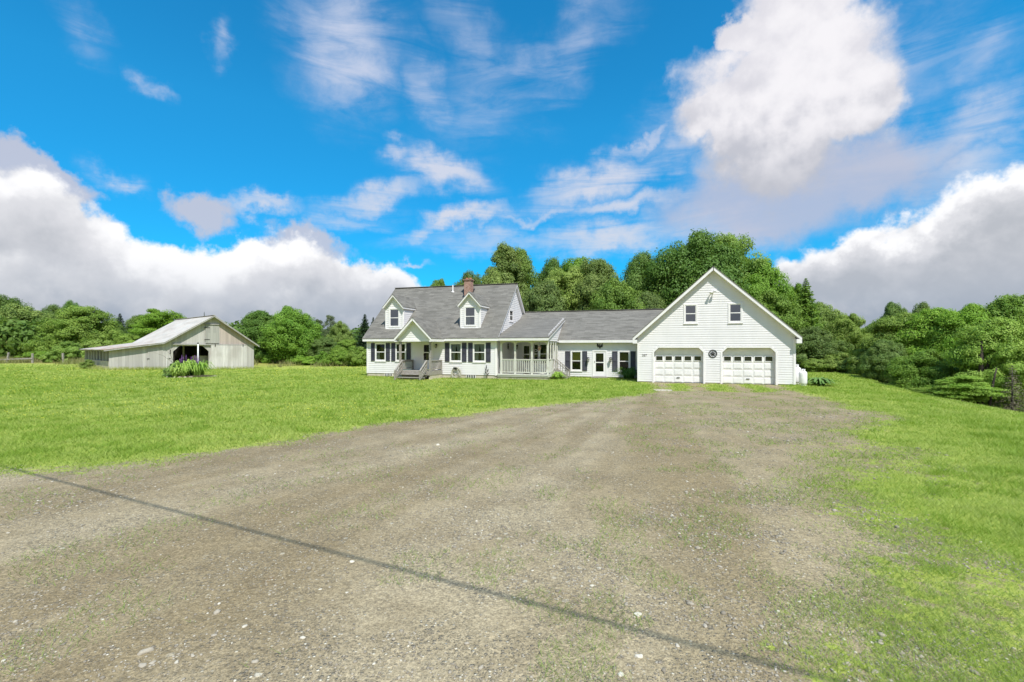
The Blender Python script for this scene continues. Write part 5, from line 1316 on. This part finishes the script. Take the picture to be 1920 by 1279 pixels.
conifer('dead_conifer', m_dead, 22, 7, 2.2, 26, 7, 60, leaf=.075, droop=.35, bark=m_barkpale, gap=.18)
for o in [o for o in COL.objects if o.name.endswith('_trunk') or '_trunk.' in o.name]: bpy.data.objects.remove(o)
# ------------------------------------------------------------------ trees: (kind, centre column, top row, distance, width in photo pixels, label)
KIND = {'round': 'maple_tree', 'oval_': 'ash_tree', 'bushy': 'broadleaf_tree', 'layer': 'layered_maple', 'shrub': 'shrub', 'spars': 'sparse_tree', 'spruc': 'spruce_tree', 'dead_': 'dead_conifer'}
CAT = {'shrub': 'shrub'}
def tree(key, px, top, Z, wpx, label, group=None, base=None, lean=0.0):
    cm, tm, H, R_ = PROTO[key]; x = (px-960)/F*Z; zg = gz(x, Z) if base is None else base
    h = ZC+(HOR-top)/F*Z-zg; r = wpx/F*Z/2*(1.32 if group == GM and key[:4] != 'oval' else 1.12)
    nm = KIND[key[:5]]
    t = empty(nm, (x, Z, zg), rnd.uniform(0, 6.28), label, CAT.get(nm, 'tree'), group); t.scale = (r/R_, r/R_, h/H)
    if lean: t.rotation_euler = (0, lean, rnd.uniform(0, .3))
    link('crown', cm, t); link('trunk', tm, t)
    return t
GL, GB, GM, GR = 'trees behind the barn and meadow', 'bushy edge between barn and house', 'woods behind the house', 'woods on the right-hand slope'
T = [
 # left edge to the barn
 ('round_b', 8, 553, 88, 90, 'tall dark tree whose open top rises at the left edge of the photo', GL),
 ('bushy_a', 38, 569, 72, 118, 'broad full maple at the left edge behind the fence posts', GL),
 ('round_b', 104, 571, 80, 62, 'dark crown in the gap between the two broad maples on the left', GL),
 ('bushy_c', 152, 573, 70, 118, 'broad light green maple left of the barn wing roof', GL),
 ('round_b', 134, 563, 84, 40, 'dark airy treetop standing above the broad light green maple', GL),
 ('shrub_b', 128, 640, 61, 58, 'pale shrub at the meadow edge below the broad light green maple', GL),
 ('shrub_a', 76, 658, 64, 60, 'low green bush at the foot of the left-edge maples', GL),
 ('bushy_b', 205, 600, 74, 60, 'mid-size dark tree behind the left end of the wing roof', GL),
 ('shrub_a', 182, 636, 64, 60, 'bright bush above the low end of the barn wing roof', GL),
 ('spruce_a', 225, 587, 76, 42, 'narrow dark spruce between the left maples and the barn', GL),
 ('bushy_b', 262, 590, 84, 60, 'dark round crown peeping out behind the dome-shaped maple', GL),
 ('round_c', 302, 579, 72, 96, 'dome-shaped bright maple right behind the barn roof', GL),
 ('bushy_c', 245, 625, 68, 56, 'yellow-green tree low behind the wing roof', GL),
 ('spruce_a', 383, 584, 90, 10, 'thin spruce tip showing above the barn ridge', GL),
 ('spruce_a', 442, 602, 90, 18, 'small spruce tip beyond the right slope of the barn roof', GL),
 ('bushy_b', 420, 622, 82, 80, 'low dark tree behind the right end of the barn roof', GL),
 # barn to house
 ('bushy_b', 487, 582, 63, 92, 'broad two-topped maple right beside the barn', GB),
 ('bushy_a', 548, 574, 62, 100, 'largest bushy maple between barn and house', GB),
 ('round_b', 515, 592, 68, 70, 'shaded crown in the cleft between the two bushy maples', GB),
 ('sparse_a', 596, 598, 68, 36, 'pale sparse-leaved tree right of the largest bushy maple', GB),
 ('sparse_a', 617, 590, 70, 38, 'thin bare-topped greyish tree, tallest of the pale pair', GB),
 ('bushy_a', 637, 602, 67, 46, 'olive green tree right of the bare-topped greyish tree', GB),
 ('bushy_b', 610, 632, 61, 74, 'dark shrubby tree below the pale sparse trees', GB),
 ('spruce_a', 684, 588, 57, 46, 'dark spruce beside the left end of the house roof', GB),
 ('spruce_a', 700, 594, 60, 34, 'second spruce half hidden by the left roof edge of the house', GB),
 ('bushy_c', 655, 636, 57, 58, 'bright leafy tree at the foot of the spruces', GB),
 ('shrub_a', 580, 668, 57, 48, 'low pale shrub in the grass in front of the bushy maples', GB),
 ('shrub_b', 604, 658, 56, 30, 'dark rounded shrub between two bright shrubs', GB),
 ('shrub_a', 638, 656, 55, 56, 'bright shrub with spreading top left of the house', GB),
 ('shrub_a', 675, 650, 53, 46, 'bright shrub touching the left corner of the house', GB),
 # behind the house
 ('round_a', 822, 523, 74, 50, 'small distant treetop above the ridge left of the chimney', GM),
 ('round_b', 885, 508, 60, 70, 'dark crown behind the brick chimney', GM),
 ('oval_a', 946, 456, 56, 84, 'tall pointed tree over the right end of the house ridge', GM),
 ('oval_a', 975, 464, 58, 70, 'right-hand top of the tall pointed pair behind the house', GM),
 ('bushy_a', 930, 500, 54, 70, 'lower leafy tree between the chimney and the tall pointed tree', GM),
 ('round_b', 1044, 482, 62, 82, 'open dark maple in the row behind the connecting wing', GM),
 ('round_a', 1080, 482, 60, 84, 'maple with a flat top beside the open dark one', GM),
 ('round_c', 1062, 498, 54, 100, 'bright maple above the porch roof', GM),
 ('round_a', 1118, 484, 53, 96, 'round maple centred above the connecting wing roof', GM),
 ('bushy_a', 1160, 520, 49, 96, 'lower bright tree just left of the garage roof slope', GM),
 ('bushy_b', 1022, 525, 50, 90, 'shrubby tree against the gable end of the house', GM),
 ('round_b', 1214, 470, 54, 96, 'dark dense maple left of the garage peak', GM),
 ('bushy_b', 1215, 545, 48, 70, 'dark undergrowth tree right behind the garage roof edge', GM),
 ('round_b', 1300, 434, 52, 150, 'tallest dense maple behind the garage peak', GM),
 ('round_a', 1368, 440, 54, 120, 'tall maple right of the garage peak', GM),
 ('round_a', 1420, 484, 52, 96, 'sloping right shoulder of the tall maples behind the garage', GM),
 ('bushy_a', 1440, 545, 47, 96, 'leafy tree behind the right slope of the garage roof', GM),
 # right of the garage
 ('bushy_c', 1488, 532, 52, 76, 'yellow-green tree just right of the garage roof', GR),
 ('spruce_b', 1511, 520, 46, 78, 'pointed green conifer above the trees right of the garage', GR),
 ('bushy_a', 1545, 566, 50, 84, 'bushy tree on the lawn edge right of the garage', GR),
 ('bushy_c', 1590, 588, 47, 76, 'bright tree sloping down toward the gap in the treeline', GR),
 ('bushy_b', 1520, 612, 44, 100, 'dark thicket tree at the back edge of the lawn', GR),
 ('shrub_a', 1532, 672, 42, 60, 'pale big-leaved bush at the far lawn edge beside the garage', GR),
 ('shrub_a', 1580, 662, 41, 70, 'pale bush at the far lawn edge near the lawn shadow', GR),
 ('shrub_b', 1622, 655, 38, 64, 'dark bush where the far lawn edge meets the slope', GR),
 ('bushy_b', 1676, 566, 62, 70, 'dark distant treetop in the middle of the right-hand woods', GR),
 ('bushy_b', 1728, 566, 60, 66, 'second dark distant treetop, right of the first', GR),
 ('bushy_a', 1640, 606, 54, 70, 'distant green crown at the gap of the right-hand treeline', GR),
 ('layer_a', 1690, 586, 37, 130, 'shaggy grey-green tree on the slope crest', GR),
 ('layer_a', 1750, 578, 35, 140, 'wide tree with drooping tiers in the middle of the slope woods', GR),
 ('bushy_b', 1660, 636, 34, 90, 'dark low tree leaning over the lawn edge', GR),
 ('layer_a', 1815, 570, 33, 130, 'layered maple behind the small bright maple', GR),
 ('oval_a', 1890, 552, 32, 110, 'tall tree at the right edge of the photo', GR),
 ('round_a', 1925, 570, 34, 110, 'tree cut off by the right edge of the photo', GR),
 ('layer_a', 1862, 596, 26.0, 130, 'forked tree with a dark visible trunk near the right edge', GR),
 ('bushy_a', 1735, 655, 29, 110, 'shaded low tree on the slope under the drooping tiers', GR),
 ('layer_b', 1808, 704, 24.5, 96, 'small bright maple with flat layered leaves at the slope edge', GR),
 ('layer_b', 1752, 726, 26.5, 80, 'darker small tree left of the small bright maple', GR),
 ('dead_conifer', 1898, 684, 24.0, 74, 'dead brown conifer with bare twigs at the right edge', GR),
 ('dead_conifer', 1868, 700, 25.6, 40, 'thin leaning dead conifer behind the larger dead one', GR),
]
for a in T: tree(*a)
# bare stems on the slope edge
def stem(px, top, Z, r, label, dx=0.0, fork=None, mat=None):
    x = (px-960)/F*Z; zg = gz(x, Z); h = ZC+(HOR-top)/F*Z-zg
    t = empty('tree_trunk', (x, Z, zg), 0, label, 'tree trunk', 'bare trunks at the slope edge'); mb = MB()
    mb.tube([(0,0,-.6), (dx*.3,0,h*.35), (dx*.55+.03,0,h*.7), (dx,0,h)], [r*1.3, r, r*.8, r*.45], 9); mb.build('trunk', mat or m_bark, t, True)
    if fork:
        b_ = MB(); b_.tube([(dx*.35,0,h*.45), (fork*.5,0,h*.72), (fork,0,h*1.0)], [r*.7, r*.5, r*.3], 8); b_.build('limb', mat or m_bark, t, True)
stem(1838, 640, 25.4, .13, 'thick dark forked trunk near the right edge', .05, .9)
stem(1852, 690, 24.2, .06, 'thin reddish trunk leaning right beside the thick forked one', .45)
stem(1822, 712, 25.2, .035, 'thin pale stem left of the thick forked trunk', .05, mat=m_barkpale)
stem(1798, 716, 25.4, .04, 'thin dark stem under the small bright maple', -.08)
stem(1566, 650, 44, .10, 'dark straight trunk at the far lawn edge beside the pale bushes', .05)

# far woods closing the horizon behind the nearer trees
g = np.random.default_rng(77); Ps = []; Ns = []; Tn = []
for azd in np.concatenate([np.arange(-62, 62, .55), np.arange(62, 298, 1.3)]):
    a = R(azd+g.uniform(-.3, .3)); dist = g.uniform(96, 116); hh = g.uniform(4.0, 6.2); cx, cy = dist*math.sin(a), dist*math.cos(a); zb = gz(max(-90, min(90, cx)), cy)
    n = 800 if abs(azd) < 62 else 350; d = g.normal(size=(n, 3)); d /= np.linalg.norm(d, axis=1, keepdims=True)
    Ps.append(np.array([cx, cy, zb+hh*.45])+d*np.array([2.2, 2.2, hh*.55])*(.7+.4*g.random((n,1)))); Ns.append(d+.5*g.normal(size=(n,3))); Tn.append(np.full(n, g.random()))
P_ = np.concatenate(Ps); L = g.uniform(.18, .42, len(P_)); V, Fc = cards(P_, np.concatenate(Ns), L, L*.65, g)
tag(link('far_woods', np_mesh('far_woods', V, Fc, m_leafdk, {'tone': np.repeat(np.concatenate(Tn), 4)})), 'distant dark woods beyond the nearer trees', kind='stuff')

# ------------------------------------------------------------------ flower-bed bush, lupines, pole
def leaf_clump(name, x, y, key, R_, H, label, cat, group=None, mat=None):
    cm, tm, h0, r0 = PROTO[key]; me = cm
    if mat: me = cm.copy(); me.materials[0] = mat
    t = empty(name, (x, y, gz(x, y)), rnd.uniform(0, 6), label, cat, group); t.scale = (R_/r0, R_/r0, H/h0); link('foliage', me, t); link('stem', tm, t); return t
crn, C_ = crown_mesh('peony_foliage', m_peony, 51, .62, .02, .98, DOME, 34, 120, cr=(.20,.34), leaf=.055)
PROTO['peony'] = (crn, PROTO['shrub_a'][1], .98, .62)
leaf_clump('leafy_bush', FX-1.0, FY-.1, 'peony', .62, .98, 'dark leafy bush at the left end of the flower bed', 'bush')
def lupine(x, y, n, label, sp=.3):
    t = empty('lupine', (x, y, gz(x, y)+.1), 0, label, 'flower', 'purple lupines in the flower bed')
    V, Fc, T_ = strap_plant(60, .28, .55, .05, int(abs(x*100))); link('leaves', np_mesh('lupine_leaves', V, Fc, m_peony, {'tone': T_}), t)
    for k in range(n):
        sx, sy, hh = rnd.uniform(-sp, sp), rnd.uniform(-.15, .15), rnd.uniform(1.12, 1.48)
        s_ = MB(); s_.tube([(sx*.5,sy*.5,0), (sx,sy,hh-.3)], .008, 5); s_.build('stalk', m_peony, t)
        gq = np.random.default_rng(k+int(abs(x*10))); m = 90; u = gq.random(m); a = gq.uniform(0, 6.28, m); r_ = .042*(1-.75*u)
        P_ = np.stack([sx+r_*np.cos(a), sy+r_*np.sin(a), hh-.42+.45*u], -1); L = .026*np.ones(m)
        V, Fc = cards(P_, np.stack([np.cos(a), np.sin(a), .4+0*a], -1), L, L*.8, gq)
        link('flower_spike', np_mesh('flower_spike', V, Fc, m_lupine, {'tone': np.repeat(gq.random(m), 4)}), t)
lupine(FX-.82, FY+.32, 6, 'tallest purple lupine clump, at the left end behind the dark bush', .26)
lupine(FX-.28, FY+.38, 2, 'lone pair of purple lupine spikes right of the tallest clump', .1)
lupine(FX+.22, FY+.2, 4, 'purple lupine clump at the foot of the white pole', .2)
t = empty('garden_pole', (FX+.12, FY+.5, gz(FX, FY)), 0, 'white slim pole standing in the flower bed before the barn door', 'pole'); mb = MB()
mb.tube([(0,0,-.2), (.0,0,2.38)], .04, 10); mb.build('shaft', m_white, t, True); mb = MB(); mb.lathe((0,0,2.38), [(.055,0), (.06,.05), (.03,.09)], 10); mb.build('cap', m_black, t, True)
# hosta by the tanks, daylily at the garage corner, plant by the porch steps
x, y, _ = at_house(W+1.35, .6, 0)
plant('hosta', x, y, 170, .62, .42, .16, 31, m_peony, 'dark broad-leaved plant beside the propane tanks', 'plant')
x, y, _ = at_house(-.65, 2.35, 0)
plant('corner_daylily', x, y, 330, .85, .78, .04, 32, leaf_mat('deep_green_straps', (.06,.14,.02), (.13,.23,.03), (.08,.17,.02), .3), 'dark green strap-leaved clump in the corner beside the garage', 'plant')
x, y, _ = at_house(-5.15, 1.2, 0)
plant('porch_fern', x, y, 150, .5, .5, .07, 33, m_daylily, 'bright leafy plant at the foot of the side porch steps', 'plant')
x, y = bw(-4.75, 4.2)
leaf_clump('weed_bush', x, y, 'shrub_b', .62, .85, 'overgrown weed bush against the low wing wall of the barn', 'bush')
# broken rail fence in the meadow
fn_ = empty('rail_fence', ((30-960)/F*58, 58, gz(-59, 58)), 0, 'broken weathered rail fence at the left edge of the meadow', 'fence')
for px, dx, h in ((12, .28, 1.25), (61, 0, 1.15), (119, -.08, 1.2)):
    X = (px-960)/F*58-fn_.location.x; mb = MB(); mb.bar((X,0,-.5), (X+dx,0,h), .16, .14, up=(0,1,0)); mb.build('post', m_greywood, fn_)
a = (-14-960)/F*58-fn_.location.x; b = (62-960)/F*58-fn_.location.x
mb = MB(); mb.bar((a,-.1,.38), (b,-.1,.55), .05, .15); mb.build('rail', m_greywood, fn_)
# overhead service cable, above and behind the camera; it throws the thin line across the gravel
mb = MB(); p0 = Vector((-7.15+.254*8, 7.72-.588*8, 8.0)); dv = Vector((9.15, -4.545, 0))
pts = []
for i in range(41):
    s_ = -3.0+7*i/40; p = p0+dv*s_; pts.append((p.x, p.y, 8.0+.035*(s_-.5)**2))
mb.tube(pts, .019, 8); tag(mb.build('overhead_cable', m_black, None, True), 'black overhead cable whose thin shadow crosses the gravel', 'cable')

# small yellow flowers dotted over the left lawn, a slab in front of the left garage door
x, y = scatter(5200, 14, 52, 1.2, -1.05, -.05)
k = (grassiness(x, y) > .9) & ~in_house(x, y) & (fbm(x, y, .25, 60) > .44); x, y = x[k], y[k]; n = len(x)
g = np.random.default_rng(5); P_ = np.stack([x, y, ground(x, y)+g.uniform(.06, .12, n)], -1); L = .016*np.sqrt(y/14)
V, Fc = cards(P_, np.tile([0, -.5, 1.0], (n, 1))+.4*g.normal(size=(n, 3)), L, L*.9, g)
tag(link('lawn_flowers', np_mesh('lawn_flowers', V, Fc, leaf_mat('yellow_petals', (.60,.50,.03), (.75,.66,.10), (.6,.5,.05), .2), {'tone': np.repeat(g.random(n), 4)})), 'tiny yellow flowers dotted over the left lawn', kind='stuff')
sx, sy = 7.45, 23.9
mb = MB(); mb.box(-.42, .42, -.30, .30, -.04, .025); o = mb.build('paving_slab', m_conc); o.location = (sx, sy, gz(sx, sy)); o.rotation_euler = (0, 0, -.25)
tag(o, 'pale concrete slab lying in the gravel before the left garage door', 'paving slab')
